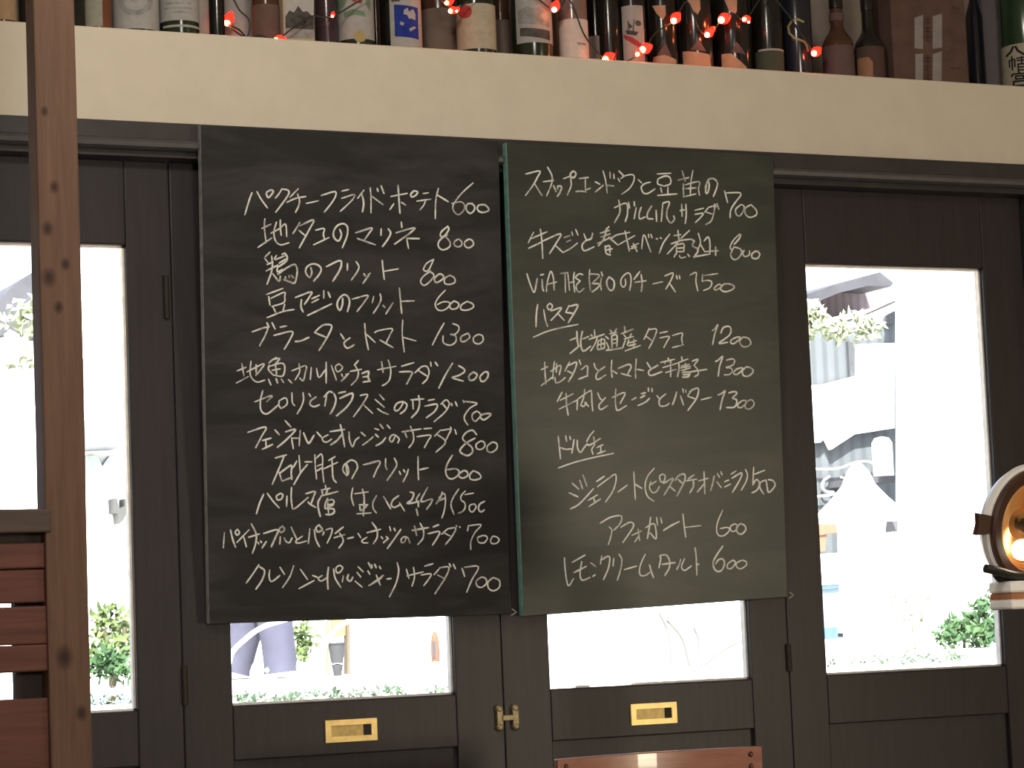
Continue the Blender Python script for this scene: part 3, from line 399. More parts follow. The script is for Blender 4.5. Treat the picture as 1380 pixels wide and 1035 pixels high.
9: [(794,3367,811,3178,833,2935),(844,3148,938,3117,1067,3122),(950,3372,968,3262),(1038,3360,1051,3299),(1125,3298,1102,3176,1073,3042),(1193,3286,1197,3139,1257,3053,1319,3126,1403,3217),(1552,3461,1461,3370,1390,3254),(1403,3205,1471,3198,1680,3314),(1543,3345,1554,3198,1497,3113,1522,3015),(1607,3142,1732,3197),(1690,3160,1688,3062),(1612,3026,1785,3080),(782,2765,1137,2871,1549,2959,1956,3030)],
10: [(1003,2294,1188,2216),(1066,2476,1208,2360),(1229,2527,1285,2367),(1299,2626,1380,2411),(1022,1990,1185,2063,1359,2213,1516,2364),(1400,2144,1599,2248),(1520,2180,1544,2103),(1414,2029,1666,2170),(1587,2500,1752,2598),(1602,2401,1846,2558,1985,2633,2000,2510,1927,2312,1767,2108),(2038,2295,2240,2423),(2385,2675,2396,2429,2408,2151),(2414,2436,2552,2357),(2831,2740,2679,2579,2622,2395,2670,2209,2808,2107),(2869,2492,2745,2424),(2755,2493,2718,2378,2777,2277,2865,2291,2937,2391),(3004,2630,2941,2576,2974,2475,3036,2490,3064,2590,3004,2630),(3027,2443,3232,2543,3171,2416,3031,2222),(3170,2381,3275,2295),(3448,2626,3340,2576,3280,2499),(3379,2609,3487,2617,3494,2514,3423,2378,3312,2200),(3339,2524,3453,2429),(3701,2606,3562,2522),(3523,2488,3758,2519),(3679,2486,3676,2375,3595,2256),(3796,2485,4013,2534),(3918,2663,3923,2457,3927,2234),(3912,2423,3762,2271),(4142,2575,4109,2438,4057,2293),(4198,2463,4294,2349),(4212,2626,4260,2548),(4292,2659,4320,2590),(4366,2460,4466,2494),(4364,2357,4504,2416),(4518,2605,4639,2673),(4536,2527,4747,2629,4725,2516,4539,2251),(4839,2697,4886,2601,4853,2463,4739,2292),(5029,2738,5015,2565,5001,2392),(5046,2599,5278,2675),(5001,2392,5083,2495,5152,2425,5098,2295,4977,2237),(5304,2484,5182,2442,5159,2338,5246,2207),(5304,2484,5321,2371,5358,2240,5502,2368,5464,2464,5354,2492)],
11: [(1646,1709,1854,1812,2062,1847,2112,1800,2058,1678,1935,1574),(1833,1637,1892,1574,1863,1437,1809,1301),(2083,1624,2266,1713,2352,1688,2333,1596,2120,1332),(2322,1466,2523,1546),(2454,1586,2484,1362),(2469,1455,2380,1342),(2620,1606,2788,1680,2838,1571,2834,1386,2714,1504),(2729,1804,2699,1620,2651,1397),(2861,1802,2875,1647),(2948,1792,2972,1684),(3004,1544,3173,1634,3351,1708),(3434,1853,3455,1651,3485,1402),(3481,1596,3827,1621),(4320,1920,4219,1731,4172,1579,4186,1457,4264,1409,4370,1438,4460,1527,4408,1574,4250,1555),(4568,1640,4479,1588,4495,1511,4565,1495,4637,1570,4621,1624,4568,1640),(4710,1645,4619,1570,4635,1470,4722,1438,4821,1520,4797,1605,4710,1645)],
12: [(4303,1218,4150,1031,4077,896,4109,773,4195,725,4284,768,4330,889,4288,966,4200,953,4129,871),(4516,938,4409,872,4389,796,4459,771,4549,838,4568,906,4516,938),(4727,932,4603,882,4601,806,4688,765,4813,831,4815,900,4727,932),(3684,1201,3706,1042,3715,670),(3711,879,3763,878),(877,1077,892,822,947,547,1065,683),(1037,982,1312,1114),(1074,792,1335,901),(1241,995,1204,813,1208,692,1261,641,1412,692),(1432,965,1539,889),(1467,709,1522,738),(1667,1087,1636,942),(1672,1020,1790,1078,1837,1040,1799,846,1692,641),(1920,1038,1903,892),(2032,1115,2092,1010,2060,815,1987,621),(2143,818,2408,879),(2600,1098,2527,976,2473,842,2470,730,2520,689,2610,703,2688,752),(2685,893,2720,768,2769,648),(2913,1068,2931,1000,2888,831),(2926,1068,3042,1076,3105,1007,3128,916,3107,814,3013,681),(2960,897,3245,924),(3369,989,3334,888,3274,787),(3453,998,3385,864,3397,795,3461,771,3599,852)],
},
}

def poly_board(name, key, plane, mats, label):
    """plane: bottom-left front corner P0, unit u, unit v, outward normal nrm, width, height, shear corners"""
    P0, u, v, nrm, quad = plane
    W = lambda a, b, h=0.0: P0 + u * a + v * b + nrm * h
    base = W(*[sum(q[i] for q in quad) / 4 if i == 0 else 0 for i in range(2)])
    root = empty(name, base, label, 'chalkboard')
    th = 0.018
    bm = bmesh.new()
    f = [bm.verts.new(W(*q)) for q in quad]; k = [bm.verts.new(W(q[0], q[1], -th)) for q in quad]
    bm.faces.new(f).material_index = 0; bm.faces.new(k[::-1]).material_index = 2
    for i in range(4):
        j = (i + 1) % 4
        bm.faces.new([f[i], k[i], k[j], f[j]]).material_index = 1 if i == 0 else 2   # i == 0 is the left edge
    obj('slate_panel', bm, mats, root, bevel=0.0015)
    words = []                                  # strokes of a line that stand together make one word
    for ln in sorted(CHALK[key]):
        cur, right = [], None
        for flat in sorted(CHALK[key][ln], key=lambda f: min(f[0::2])):
            if right is not None and min(flat[0::2]) - right > 190: words.append((ln, cur)); cur = []; right = None
            cur.append(flat); right = max(right or -1e9, max(flat[0::2]))
        words.append((ln, cur))
    for ln, word in words:
        bm = bmesh.new()
        for flat in word:
            pts = [Vector((flat[i] / 1e4, flat[i + 1] / 1e4, 0)) for i in range(0, len(flat), 2)]
            P = catmull(pts, 4)
            if len(P) == 2: P = [P[0].lerp(P[1], t / 3) for t in range(4)]
            n = len(P); hw0 = 0.00155 * random.uniform(.85, 1.12)
            L, R_ = [], []
            for i, p in enumerate(P):
                t_ = (P[min(i + 1, n - 1)] - P[max(i - 1, 0)])
                if t_.length < 1e-7: t_ = Vector((1, 0, 0))
                t_.normalize(); s = Vector((-t_.y, t_.x, 0))
                hw = hw0 * (1 + .22 * mnoise.noise(Vector((p.x * 120, p.y * 120, ln))))
                if i == 0 or i == n - 1: hw *= .72; p = p + t_ * (hw0 * .5 * (-1 if i == 0 else 1))
                L.append(p + s * hw); R_.append(p - s * hw)
            lo, hi = 0.0001, 0.0006
            lt = [bm.verts.new(W(q.x, q.y, hi)) for q in L]; rt = [bm.verts.new(W(q.x, q.y, hi)) for q in R_]
            lb = [bm.verts.new(W(q.x, q.y, lo)) for q in L]; rb = [bm.verts.new(W(q.x, q.y, lo)) for q in R_]
            for i in range(n - 1):
                bm.faces.new([lt[i], rt[i], rt[i + 1], lt[i + 1]])
                bm.faces.new([lb[i], lt[i], lt[i + 1], lb[i + 1]]); bm.faces.new([rt[i], rb[i], rb[i + 1], rt[i + 1]])
            bm.faces.new([lt[0], lb[0], rb[0], rt[0]]); bm.faces.new([lt[-1], rt[-1], rb[-1], lb[-1]])
        obj('chalk_lettering', bm, M['chalk'], root)
    # little pale clip at the bottom right corner
    q = quad[2]; c = W(q[0] - .002, q[1] + .004)
    bm = bmesh.new(); tube(bm, [c + u * .004 + v * .006 + nrm * .003, c + u * .012 + nrm * .004, c + u * .002 - v * .006 + nrm * .003], .0014, 6)
    obj('corner_clip', bm, M['edge_pale'], root)
    return root
BU, BV, BN = Vector((1.0, 0.0, 0.0)), Vector((0.0, -0.055779, 0.998443)), Vector((0.0, -0.998443, -0.055779))
poly_board('chalkboard', 'L', (Vector((1.42432, -0.02405, 1.15585)), BU, BV, BN, [(-0.0056, 0.8863), (0.0, -0.0), (0.5864, -0.003), (0.5786, 0.8829)]), [M['board_grey'], M['edge_pale'], M['edge_dark']], 'charcoal chalkboard with a twelve line menu, hung left of the green one')
BU, BV, BN = Vector((1.0, 0.0, 0.0)), Vector((0.0, -0.055779, 0.998443)), Vector((0.0, -0.998443, -0.055779))
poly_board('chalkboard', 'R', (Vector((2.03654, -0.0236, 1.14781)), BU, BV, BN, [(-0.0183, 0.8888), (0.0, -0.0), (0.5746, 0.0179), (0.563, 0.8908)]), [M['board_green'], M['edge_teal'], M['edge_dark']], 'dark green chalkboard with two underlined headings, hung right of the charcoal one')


# ------------------------------------------------------------------ wooden partition on the left
pf = lambda px, py, dy=0.0: pt(px, py, YP + dy)
xl0, xr0 = pf(47.5, 100).x, pf(102.7, 100).x
d_ = ray(36.0, 100); yback = CAM.y + xl0 * d_.y / d_.x
root = empty('wooden_partition', (0.5 * (xl0 + xr0), YP + .02, 0), 'knotty pine post with horizontal red-brown boards at its left side', 'partition')
bm = boxes((xl0, xr0, YP, yback, 0.0, 2.95))
bmesh.ops.subdivide_edges(bm, edges=[e for e in bm.edges if abs(e.verts[0].co.z - e.verts[1].co.z) > 1], cuts=24)
for v in bm.verts:
    v.co.x += .0012 * mnoise.noise(Vector((v.co.x * 40, v.co.y * 9, v.co.z * 3)))
post = obj('post', bm, M['post'], root, bevel=0.003)
xs = xl0 + 0.004; xe = xs - 1.05
zp = lambda py, px=30: pf(px, py).z
obj('top_rail', boxes((xe, xs + .004, YP - .003, YP + .040, zp(718), zp(686))), M['rail'], root, bevel=0.003)
for a, b, dy in ((766, 731, .010), (812.5, 767, .013), (869, 817.5, .006), (906, 869.3, .006), (1060, 942, .010)):
    obj('slat', boxes((xe, xs - .003, YP + dy, YP + dy + .016, zp(a), zp(b))), M['slat'], root, bevel=0.0025)
xa = pf(29, 850).x
obj('backing_board', boxes((xe, xs, YP + .026, YP + .034, zp(811.5), zp(712))), M['batten'], root)
obj('batten', boxes((xa, xs, YP + .036, YP + .056, 0.0, zp(722))), M['batten'], root)
obj('batten', boxes((xe, xe + .05, YP + .036, YP + .056, 0.0, zp(722))), M['batten'], root)

# ------------------------------------------------------------------ chair in front of the doors
YC = -0.55
a, b = pt(752, 1020.5, YC), pt(1027, 1008, YC)
zc = 0.5 * (a.z + b.z); cxm = 0.5 * (a.x + b.x); cw = (b.x - a.x) / 2
root = empty('dining_chair', (cxm, YC + .2, 0), 'glossy red-brown wooden chair below the brass pull of the right middle door', 'chair')
bm = bmesh.new(); nseg = 14; th = .016; hh = .085
row = []
for i in range(nseg + 1):
    t_ = -1 + 2 * i / nseg; x = cxm + cw * t_; y = YC + .030 * (1 - t_ * t_)
    row.append([bm.verts.new((x, y, zc - hh)), bm.verts.new((x, y, zc)), bm.verts.new((x, y + th, zc)), bm.verts.new((x, y + th, zc - hh))])
for p, q in zip(row, row[1:]):
    for k in range(4): bm.faces.new([p[k], p[(k + 1) % 4], q[(k + 1) % 4], q[k]])
bm.faces.new(row[0]); bm.faces.new(row[-1][::-1])
tr = obj('top_rail', bm, M['chair'], root, smooth=True, bevel=0.002)
for sx, dz in ((-.92, .013), (.90, .013), (.90, .033), (-.92, .033)):
    c = Vector((cxm + cw * sx, YC + .030 * (1 - sx * sx) - .0005, zc - dz))
    bm = bmesh.new(); lathe(bm, [(0, .0022), (.003, .002), (.0048, 0), (.0048, -.004)], c, axis=(0, -1, 0), n=14)
    obj('screw', bm, M['screw'], tr, smooth=True)
for s in (-1, 1):
    x = cxm + s * (cw - .035)
    bm = bmesh.new(); tube(bm, [(x, YC + .030, zc - .02), (x, YC + .034, zc - .2), (x, YC + .045, .46), (x, YC + .02, 0.0)], .013, 10)
    obj('leg', bm, M['chair'], root, smooth=True)
    bm = bmesh.new(); tube(bm, [(x, YC + .42, .44), (x, YC + .44, 0.0)], .014, 10)
    obj('leg', bm, M['chair'], root, smooth=True)
obj('seat', boxes((cxm - cw, cxm + cw, YC + .03, YC + .46, .43, .46)), M['chair'], root, bevel=0.006)

# ------------------------------------------------------------------ copper lamp at the right
YLm = -1.0
C0 = pt(1391, 709, YLm); s_ = mpp(C0); R0 = 74 * s_
view = (CAM - C0).normalized()
sidev = Vector((-view.y, view.x, 0)).normalized()      # to the right seen from the camera
if sidev.dot(RIGHT) < 0: sidev = -sidev
ax = (view * math.cos(math.radians(46)) + sidev * math.sin(math.radians(46)) + Vector((0, 0, -.16))).normalized()
zb_arm = pt(1347, 822, YLm).z; zt_arm = pt(1347, 784, YLm).z; x_arm = pt(1347, 800, YLm).x; xpole = x_arm + .26
root = empty('floor_lamp', (xpole, YLm, 0), 'copper dish lamp on a white stand at the right edge', 'lamp')
bm = bmesh.new()
lathe(bm, [(R0 * .30, -R0 * .66), (R0 * .72, -R0 * .54), (R0 * 1.02, -R0 * .32), (R0 * 1.13, -R0 * .14), (R0 * 1.12, -R0 * .02), (R0 * 1.02, R0 * .0), (R0 * .9, -R0 * .16), (R0 * .6, -R0 * .38), (R0 * .28, -R0 * .46)], C0, ax, 48)
obj('shade', bm, M['white_enamel'], root, smooth=True)
bm = bmesh.new()
lathe(bm, [(R0 * 1.06, -R0 * .04), (R0 * 1.07, R0 * .07), (R0 * 1.02, R0 * .10), (R0 * .84, R0 * .07), (R0 * .83, -R0 * .02), (R0 * 1.06, -R0 * .04)], C0, ax, 48)
tdir = (-sidev - ax * (-sidev).dot(ax)).normalized(); tup = ax.cross(tdir)
up_ = tup if tup.z > 0 else -tup; tdir = (tdir * math.cos(.22) + up_ * math.sin(.22)).normalized(); tup = ax.cross(tdir)
e0 = C0 + tdir * R0 * 1.0 + ax * R0 * .03
prism(bm, [e0 + tup * R0 * .15, e0 + tdir * R0 * .42 + tup * R0 * .20, e0 + tdir * R0 * .38, e0 + tdir * R0 * .42 - tup * R0 * .20, e0 - tup * R0 * .15], -ax * R0 * .10)
obj('bezel', bm, M['lamp_brown'], root, smooth=True)
bm = bmesh.new(); prof = []
for i in range(25):
    t_ = i / 24; r = R0 * (.85 - .6 * t_); zz = -R0 * (.01 + .33 * t_ ** .8) + (R0 * .012 if i % 2 else -R0 * .012)
    prof.append((r, zz))
prof.append((0, -R0 * .36)); lathe(bm, prof, C0, ax, 48)
obj('reflector', bm, M['copper'], root, smooth=True, angle=60)
bm = bmesh.new(); lathe(bm, [(0, R0 * .06), (R0 * .13, R0 * .06), (R0 * .15, R0 * .02), (R0 * .15, -R0 * .12), (R0 * .1, -R0 * .36)], C0, ax, 20)
obj('bulb_cap', bm, M['black_metal'], root, smooth=True)
bm = bmesh.new(); ball(bm, pt(1377, 741, YLm) + view * R0 * .05, R0 * .19, 20, 12)
obj('bulb', bm, emit('lit_bulb', (1.0, 0.86, 0.62), 9.0), root, smooth=True)
c = pt(1362, 772, YLm)
bm = bmesh.new()
tube(bm, catmull([pt(1328, 766, YLm - .02), pt(1345, 770, YLm - .02), pt(1368, 776, YLm - .015), pt(1400, 778, YLm)], 4), .0075, 10)
tube(bm, catmull([pt(1345, 771, YLm), pt(1352, 778, YLm), pt(1372, 784, YLm), pt(1410, 784, YLm)], 4), .011, 10)
tube(bm, [pt(1410, 784, YLm), pt(1410, 760, YLm + .03)], .010, 8)
obj('clamp', bm, M['black_metal'], root, smooth=True)
zz = [zb_arm, zb_arm + (zt_arm - zb_arm) * .36, zb_arm + (zt_arm - zb_arm) * .58, zt_arm]
for nm, a, b, mt, dx in (('arm', zz[0], zz[1], 'white_enamel', 0), ('band', zz[1], zz[2], 'orange_band', .003), ('collar', zz[2], zz[3], 'white_enamel', 0)):
    obj(nm, boxes((x_arm + dx, xpole, YLm - .03 + dx, YLm + .03, a, b)), M[mt], root, bevel=0.004 if nm != 'band' else 0)
bm = bmesh.new(); tube(bm, [(xpole, YLm, .02), (xpole, YLm, zt_arm + .03)], .018, 16); obj('pole', bm, M['white_enamel'], root, smooth=True)
bm = bmesh.new(); lathe(bm, [(0, .026), (.10, .024), (.14, .014), (.145, 0), (0, 0)], (xpole, YLm, 0), n=36); obj('base', bm, M['white_enamel'], root, smooth=True)

# ------------------------------------------------------------------ bottles on the ledge
def gl(name, c, rough=0.18): return plain(name, c, rough, var=0.15, scale=12, spec=0.5)
def paper(name, c, var=0.08): return plain(name, c, 0.85, var=var, scale=70, spec=0.15)
BLACK = gl('black_glass', (0.012, 0.011, 0.010)); GREENG = gl('dark_green_glass', (0.016, 0.022, 0.012))
PURPLE = gl('purple_glass', (0.045, 0.025, 0.032)); BROWNG = gl('brown_glass', (0.07, 0.032, 0.020))
NAVY = gl('navy_glass', (0.014, 0.015, 0.024)); PINKG = gl('pale_pink_glass', (0.20, 0.135, 0.115))
SAKE = gl('bright_green_glass', (0.020, 0.046, 0.022)); GLOWG = gl('orange_glow_glass', (0.15, 0.05, 0.025))  # the orange-brown glass colour stands in for glow on that bottle
WHITEP = paper('white_label', (0.34, 0.325, 0.31)); CREAMP = paper('cream_label', (0.38, 0.34, 0.26))
GREYP = paper('grey_print', (0.25, 0.24, 0.23), .3); DARKP = paper('dark_print', (0.07, 0.065, 0.06), .3)
PEACHLIT = paper('peach_lit_label', (0.42, 0.26, 0.18)); MAUVE = paper('mauve_label', (0.115, 0.075, 0.072))  # peach paper holds the glow of the red bulbs in its colour
TAUPE = paper('taupe_label', (0.17, 0.13, 0.105)); BLUEP = paper('blue_print', (0.02, 0.035, 0.22), .2)
REDP = paper('red_print', (0.34, 0.05, 0.05)); GOLDP = paper('gold_print', (0.36, 0.28, 0.13)); GREENP = paper('green_print', (0.15, 0.21, 0.14))
TANP = paper('tan_label', (0.36, 0.24, 0.14)); OLIVEP = paper('olive_label', (0.27, 0.25, 0.20)); DKGRP = paper('dark_green_label', (0.06, 0.07, 0.052))
YF, YB2, YB3 = 0.050, 0.150, 0.25                                    # front row and back row

class Bottle:
    def __init__(s, pl, pr, y, mat, label, name='wine_bottle', group=None, small=False, h=None, tint=None):
        s.pc = (pl + pr) / 2
        c = pt(s.pc, 60, y); s.mpp = mpp((c.x, y, Z_SH)); s.r = (pr - pl) / 2 * s.mpp
        s.c = Vector((c.x, y, Z_SH))
        tc = Vector((CAM.x - s.c.x, CAM.y - s.c.y, 0)).normalized(); s.tc = tc; s.rt = Vector((-tc.y, tc.x, 0))
        s.rt = s.rt if s.rt.dot(RIGHT) > 0 else -s.rt
        s.root = empty(name, s.c, label, 'bottle', group)
        r = s.r; n = min(.0145, r * .42)
        if small: zs, zn, zt = .078, .118, .215
        else: zs, zn, zt = .185, .232, .305
        if h: k = h / zt; zs, zn, zt = zs * k, zn * k, zt * k
        bm = bmesh.new()
        pr_ = [(0, .004), (r * .7, .004), (r * .93, 0), (r, .006), (r, zs)]
        for i in range(1, 7):
            a = i / 6; pr_.append((n + (r - n) * (1 - (a * a * (3 - 2 * a))), zs + (zn - zs) * a))
        pr_ += [(n * .92, zt - .03)]
        lathe(bm, pr_ + [(0, zt - .03)], s.c, n=36)
        s.body = obj('glass_body', bm, mat, s.root, smooth=True, angle=50)
        bm = bmesh.new(); lathe(bm, [(n * .90, zt - .062), (n * 1.06, zt - .06), (n * 1.06, zt - .004), (n * .9, zt), (0, zt)], s.c, n=24)
        obj('capsule', bm, mat if mat in (BLACK, NAVY) else BLACK, s.root, smooth=True)
    def ang(s, px): return math.asin(max(-.985, min(.985, (px - s.pc) * s.mpp / s.r)))
    def z(s, py, px=None):
        f = s.c + s.tc * s.r; px = s.pc if px is None else px
        d = ray(px, py); k = ((f - CAM).dot(s.tc)) / d.dot(s.tc); return (CAM + d * k).z
    def zc(s, py): return max(Z_SH + .002, s.z(py))
    def surf(s, a, z, off):
        R = s.r + off; return Vector((s.c.x, s.c.y, 0)) + (s.tc * math.cos(a) + s.rt * math.sin(a)) * R + Vector((0, 0, z))
    def label(s, pl, pr, top, bot, mat, name='label', off=.0006, parent=None):
        a0, a1 = s.ang(pl), s.ang(pr); z1 = min(s.zc(top), Z_SH + .18); z0 = s.zc(bot)
        if pl <= s.pc - s.r / s.mpp + 3: a0 = -1.75
        if pr >= s.pc + s.r / s.mpp - 3: a1 = 1.75
        bm = bmesh.new(); n = max(6, int((a1 - a0) / .12)); col = []
        for i in range(n + 1):
            a = a0 + (a1 - a0) * i / n
            col.append([bm.verts.new(s.surf(a, z0, off)), bm.verts.new(s.surf(a, z1, off)), bm.verts.new(s.surf(a, z1, off - .0005)), bm.verts.new(s.surf(a, z0, off - .0005))])
        for p, q in zip(col, col[1:]):
            for k in range(4): bm.faces.new([p[k], q[k], q[(k + 1) % 4], p[(k + 1) % 4]])
        bm.faces.new(col[0]); bm.faces.new(col[-1][::-1])
        s.lab = obj(name, bm, mat, parent or s.root, smooth=True, angle=30); return s.lab
    def decal(s, polys, mat, name='print', off=.0010, parent=None, each=False):
        """flat printed shapes given in pixels, wrapped round the bottle"""
        if each: return [s.decal([q], mat, name, off, parent) for q in polys]
        bm = bmesh.new()
        for poly in polys:
            b2 = bmesh.new(); b2.faces.new([b2.verts.new((x, y, 0)) for x, y in poly])
            x0, x1 = min(p[0] for p in poly), max(p[0] for p in poly); k = x0 + 2.5
            while k < x1:
                bmesh.ops.bisect_plane(b2, geom=b2.verts[:] + b2.edges[:] + b2.faces[:], plane_co=(k, 0, 0), plane_no=(1, 0, 0)); k += 2.5
            vm = {v: bm.verts.new(s.surf(s.ang(v.co.x), max(Z_SH + .002, s.z(v.co.y, v.co.x)), off)) for v in b2.verts}
            for f in b2.faces:
                try: bm.faces.new([vm[v] for v in f.verts])
                except ValueError: pass
            b2.free()
        return obj(name, bm, mat, parent or getattr(s, 'lab', None) or s.root)
def disc(cx, cy, r, n=18, ry=None): return [(cx + r * math.cos(6.2832 * i / n), cy + (ry or r) * math.sin(6.2832 * i / n)) for i in range(n)]
def ring(cx, cy, r0, r1, n=20):
    P = []
    for i in range(n):
        a, b = 6.2832 * i / n, 6.2832 * (i + 1) / n
        P.append([(cx + r * math.cos(t), cy + r * math.sin(t)) for r, t in ((r0, a), (r1, a), (r1, b), (r0, b))])
    return P
def rect(x0, x1, y0, y1): return [(x0, y0), (x1, y0), (x1, y1), (x0, y1)]
def stroke(pts, w):
    P = [Vector((*p, 0)) for p in pts]; o = []
    for a, b in zip(P, P[1:]):
        t_ = (b - a).normalized(); n = Vector((-t_.y, t_.x, 0)) * (w / 2); a = a - t_ * w * .3; b = b + t_ * w * .3
        o.append([((a + n).x, (a + n).y), ((b + n).x, (b + n).y), ((b - n).x, (b - n).y), ((a - n).x, (a - n).y)])
    return o

b = Bottle(-14, 23, YF, BROWNG, 'brown bottle with a tan label, left of the pine post'); b.label(-12, 21, -30, 26, TANP)
b = Bottle(26, 70, YF, BLACK, 'black bottle mostly hidden behind the pine post')
b = Bottle(80, 116, YF, BLACK, 'black bottle at the right edge of the pine post')
b = Bottle(113, 152, YF, GLOWG, 'bottle coloured with orange glow, with an olive grey label, first whole one right of the post'); b.label(114, 139, -40, 35, OLIVEP)
b = Bottle(153, 215, YF, GREENG, 'fat green bottle with a large white label and round grey emblem')
b.label(153, 214, -40, 38, WHITEP); b.decal(ring(184, -2, 16, 23) + [disc(184, -2, 6)], GREYP, 'emblem')
b = Bottle(216, 269, YF, GREENG, 'green bottle with a white label and a thin white line below it')
b.label(217, 267, -40, 27, WHITEP); b.decal([rect(226, 258, 3, 5), rect(224, 260, 9, 12), rect(230, 256, 15, 17)], GREYP, 'print', each=True)
b.label(221, 266, 33, 36, WHITEP, 'lower_label')
b = Bottle(262, 290, YB2, BLACK, 'bottle with a pale label in the glow of the leftmost red bulb'); b.label(265, 286, -40, 60, WHITEP)
b = Bottle(283, 304, YF + .012, BLACK, 'slim black bottle behind the leftmost red bulb')
b = Bottle(299, 345, YB2, BROWNG, 'bottle with a white label behind the hanging dark cord'); b.label(300, 343, -40, 60, WHITEP)
b = Bottle(341, 378, YF, BROWNG, 'brown bottle with a dark brown label, left of the landscape carton'); b.label(342, 378, 5, 60, paper('dark_brown_label', (0.12, 0.075, 0.062)))
b = Bottle(427, 456, YF, PURPLE, 'slim dark purple bottle right of the landscape carton')
b = Bottle(456, 505, YF, GREENG, 'bottle whose white label has green leaves and a gold seal')
b.label(456, 503, -40, 52, WHITEP)
b.decal([[(456, -6), (463, -12), (470, -2), (466, 8), (457, 14)], [(465, 16), (478, 12), (492, 15), (494, 22), (480, 20), (466, 23)], [(493, -10), (501, -4), (500, 14), (495, 6)]], GREENP, 'leaf_print', each=True)
b.decal([disc(480, -1, 4, 10), disc(487, 2, 3, 10)], REDP, 'red_print', each=True); b.decal([disc(485, 49, 8, 14)], GOLDP, 'gold_seal', off=.0014, parent=b.root)
b = Bottle(500, 516, YB2, BROWNG, 'slim brown bottle in the back row left of the blue picture label')
b = Bottle(513, 569, YF, BLACK, 'black bottle whose white label carries a blue square picture')
b.label(527, 568, -40, 63, WHITEP); b.decal([[(533, 6), (564, 8), (564, 51), (533, 49)]], BLUEP, 'blue_picture')
b.decal([[(546, 13), (551, 10), (552, 15), (558, 11), (561, 18), (560, 26), (556, 24), (552, 25), (550, 20), (545, 19)], [(541, 29), (546, 31), (544, 35), (540, 33)], [(552, 38), (559, 34), (561, 36), (553, 42)]], WHITEP, 'white_print', off=.0014, each=True)
b.decal([rect(530, 541, -2, 2)], DARKP, 'print', off=.0014)
b = Bottle(566, 620, YB2, BROWNG, 'brown bottle with a taupe label, left of the red seal label'); b.label(567, 616, 10, 90, TAUPE)
b = Bottle(616, 669, YF, GREENG, 'bottle with a cream label and a round red seal')
b.label(617, 668, 4, 65, CREAMP); b.decal([disc(629, 15, 9, 20)], REDP, 'red_seal'); b.decal([rect(645, 664, 15, 17), rect(640, 664, 32, 34), rect(634, 662, 43, 46)], paper('faint_print', (.36, .32, .25)), 'print', each=True)
b = Bottle(664, 688, YB2, BROWNG, 'slim brown bottle in the back row right of the red seal label'); b.label(667, 686, 26, 90, TAUPE)
b = Bottle(690, 745, YF, GREENG, 'green bottle with a grey and black landscape label')
b.label(697, 743, -40, 57, WHITEP); b.decal([[(700, 14), (712, 8), (722, 12), (733, 7), (741, 10), (741, 34), (700, 31)]], GREYP, 'grey_print')
b.decal([[(702, 37), (741, 39), (741, 52), (702, 48)]], DARKP, 'dark_print')
b = Bottle(738, 770, YB2, BROWNG, 'brown bottle in the back row left of the low white label'); b.label(739, 768, -20, 100, TAUPE)
b = Bottle(754, 793, YF, PINKG, 'pale pink bottle with a low white label'); b.label(754, 792, 25, 79, paper('soft_white_label', (.50, .48, .45))); b.decal([rect(778, 789, 57, 60)], GREYP, 'print')
b = Bottle(788, 820, YB2, BLACK, 'black bottle with a low pink-lit label in the back row'); b.label(789, 817, 48, 110, paper('pink_lit_label', (.45, .36, .32)))  # label tinted with the pink glow of the nearby bulb
b = Bottle(808, 836, YF + .008, BLACK, 'slim plain black bottle left of the ship label')
b = Bottle(836, 872, YF, BLACK, 'black bottle whose tall white label shows a ship')
b.label(840, 868, 7, 86, WHITEP)
b.decal([[(844, 40), (861, 43), (858, 48), (846, 46)], stroke([(848, 41), (848, 28)], 1.4)[0], stroke([(854, 42), (856, 27)], 1.4)[0], [(849, 30), (854, 36), (849, 39)], disc(861, 31, 4, 9)], DARKP, 'ship_print')
b.decal([[(841, 46), (852, 50), (864, 58), (866, 66), (854, 60), (843, 52)]], REDP, 'red_print')
for (pl, pr, lab, up, lo, mid) in (
    (875, 913, 'black bottle with peach-lit label pieces, right of the ship label', [(882, 7), (899, 7), (899, 20), (895, 27), (887, 18)], [(878, 90), (880, 76), (895, 74), (910, 79), (909, 91)], [(885, 74), (897, 58), (904, 76)]),
    (914, 961, 'black bottle with the widest peach-lit label piece, middle of three', [(928, -5), (946, -5), (946, 12), (942, 20), (933, 10)], [(920, 68), (955, 72), (957, 95), (920, 93)], [(930, 67), (942, 53), (951, 69)]),
    (964, 1011, 'black bottle with peach-lit label pieces, left of the dark green label', [(979, -2), (996, 0), (995, 15), (992, 20), (984, 12)], [(972, 72), (985, 72), (1004, 89), (1005, 99), (972, 97)], [(985, 70), (993, 56), (1005, 73)])):
    b = Bottle(pl, pr, YF, BLACK, lab); b.decal([up, lo], PEACHLIT, 'label', parent=b.root, each=True); b.decal([mid], MAUVE, 'label', parent=b.root)
b = Bottle(1017, 1055, YF, BLACK, 'black bottle with a low dark green label'); b.label(1019, 1054, 67, 105, DKGRP); b.label(1022, 1053, 65.5, 68, WHITEP, 'label_line', off=.0011)
b = Bottle(1056, 1095, YF, NAVY, 'navy bottle with a gold swirl')
sw = [(1076 + 13 * math.cos(t / 10), 38 + 13 * math.sin(t / 10)) for t in range(52, -2, -5)]
sw = [(1084, 29), (1077, 26), (1069, 28), (1064, 35), (1065, 44), (1071, 51), (1079, 54), (1084, 56), (1087, 61), (1088, 68)]
b.decal(stroke(sw, 2.8), GOLDP, 'gold_swirl', parent=b.root)
b = Bottle(1108, 1150, YF, BROWNG, 'small brown bottle with a mauve label', small=True)
b.label(1109, 1149, 60, 110, MAUVE)
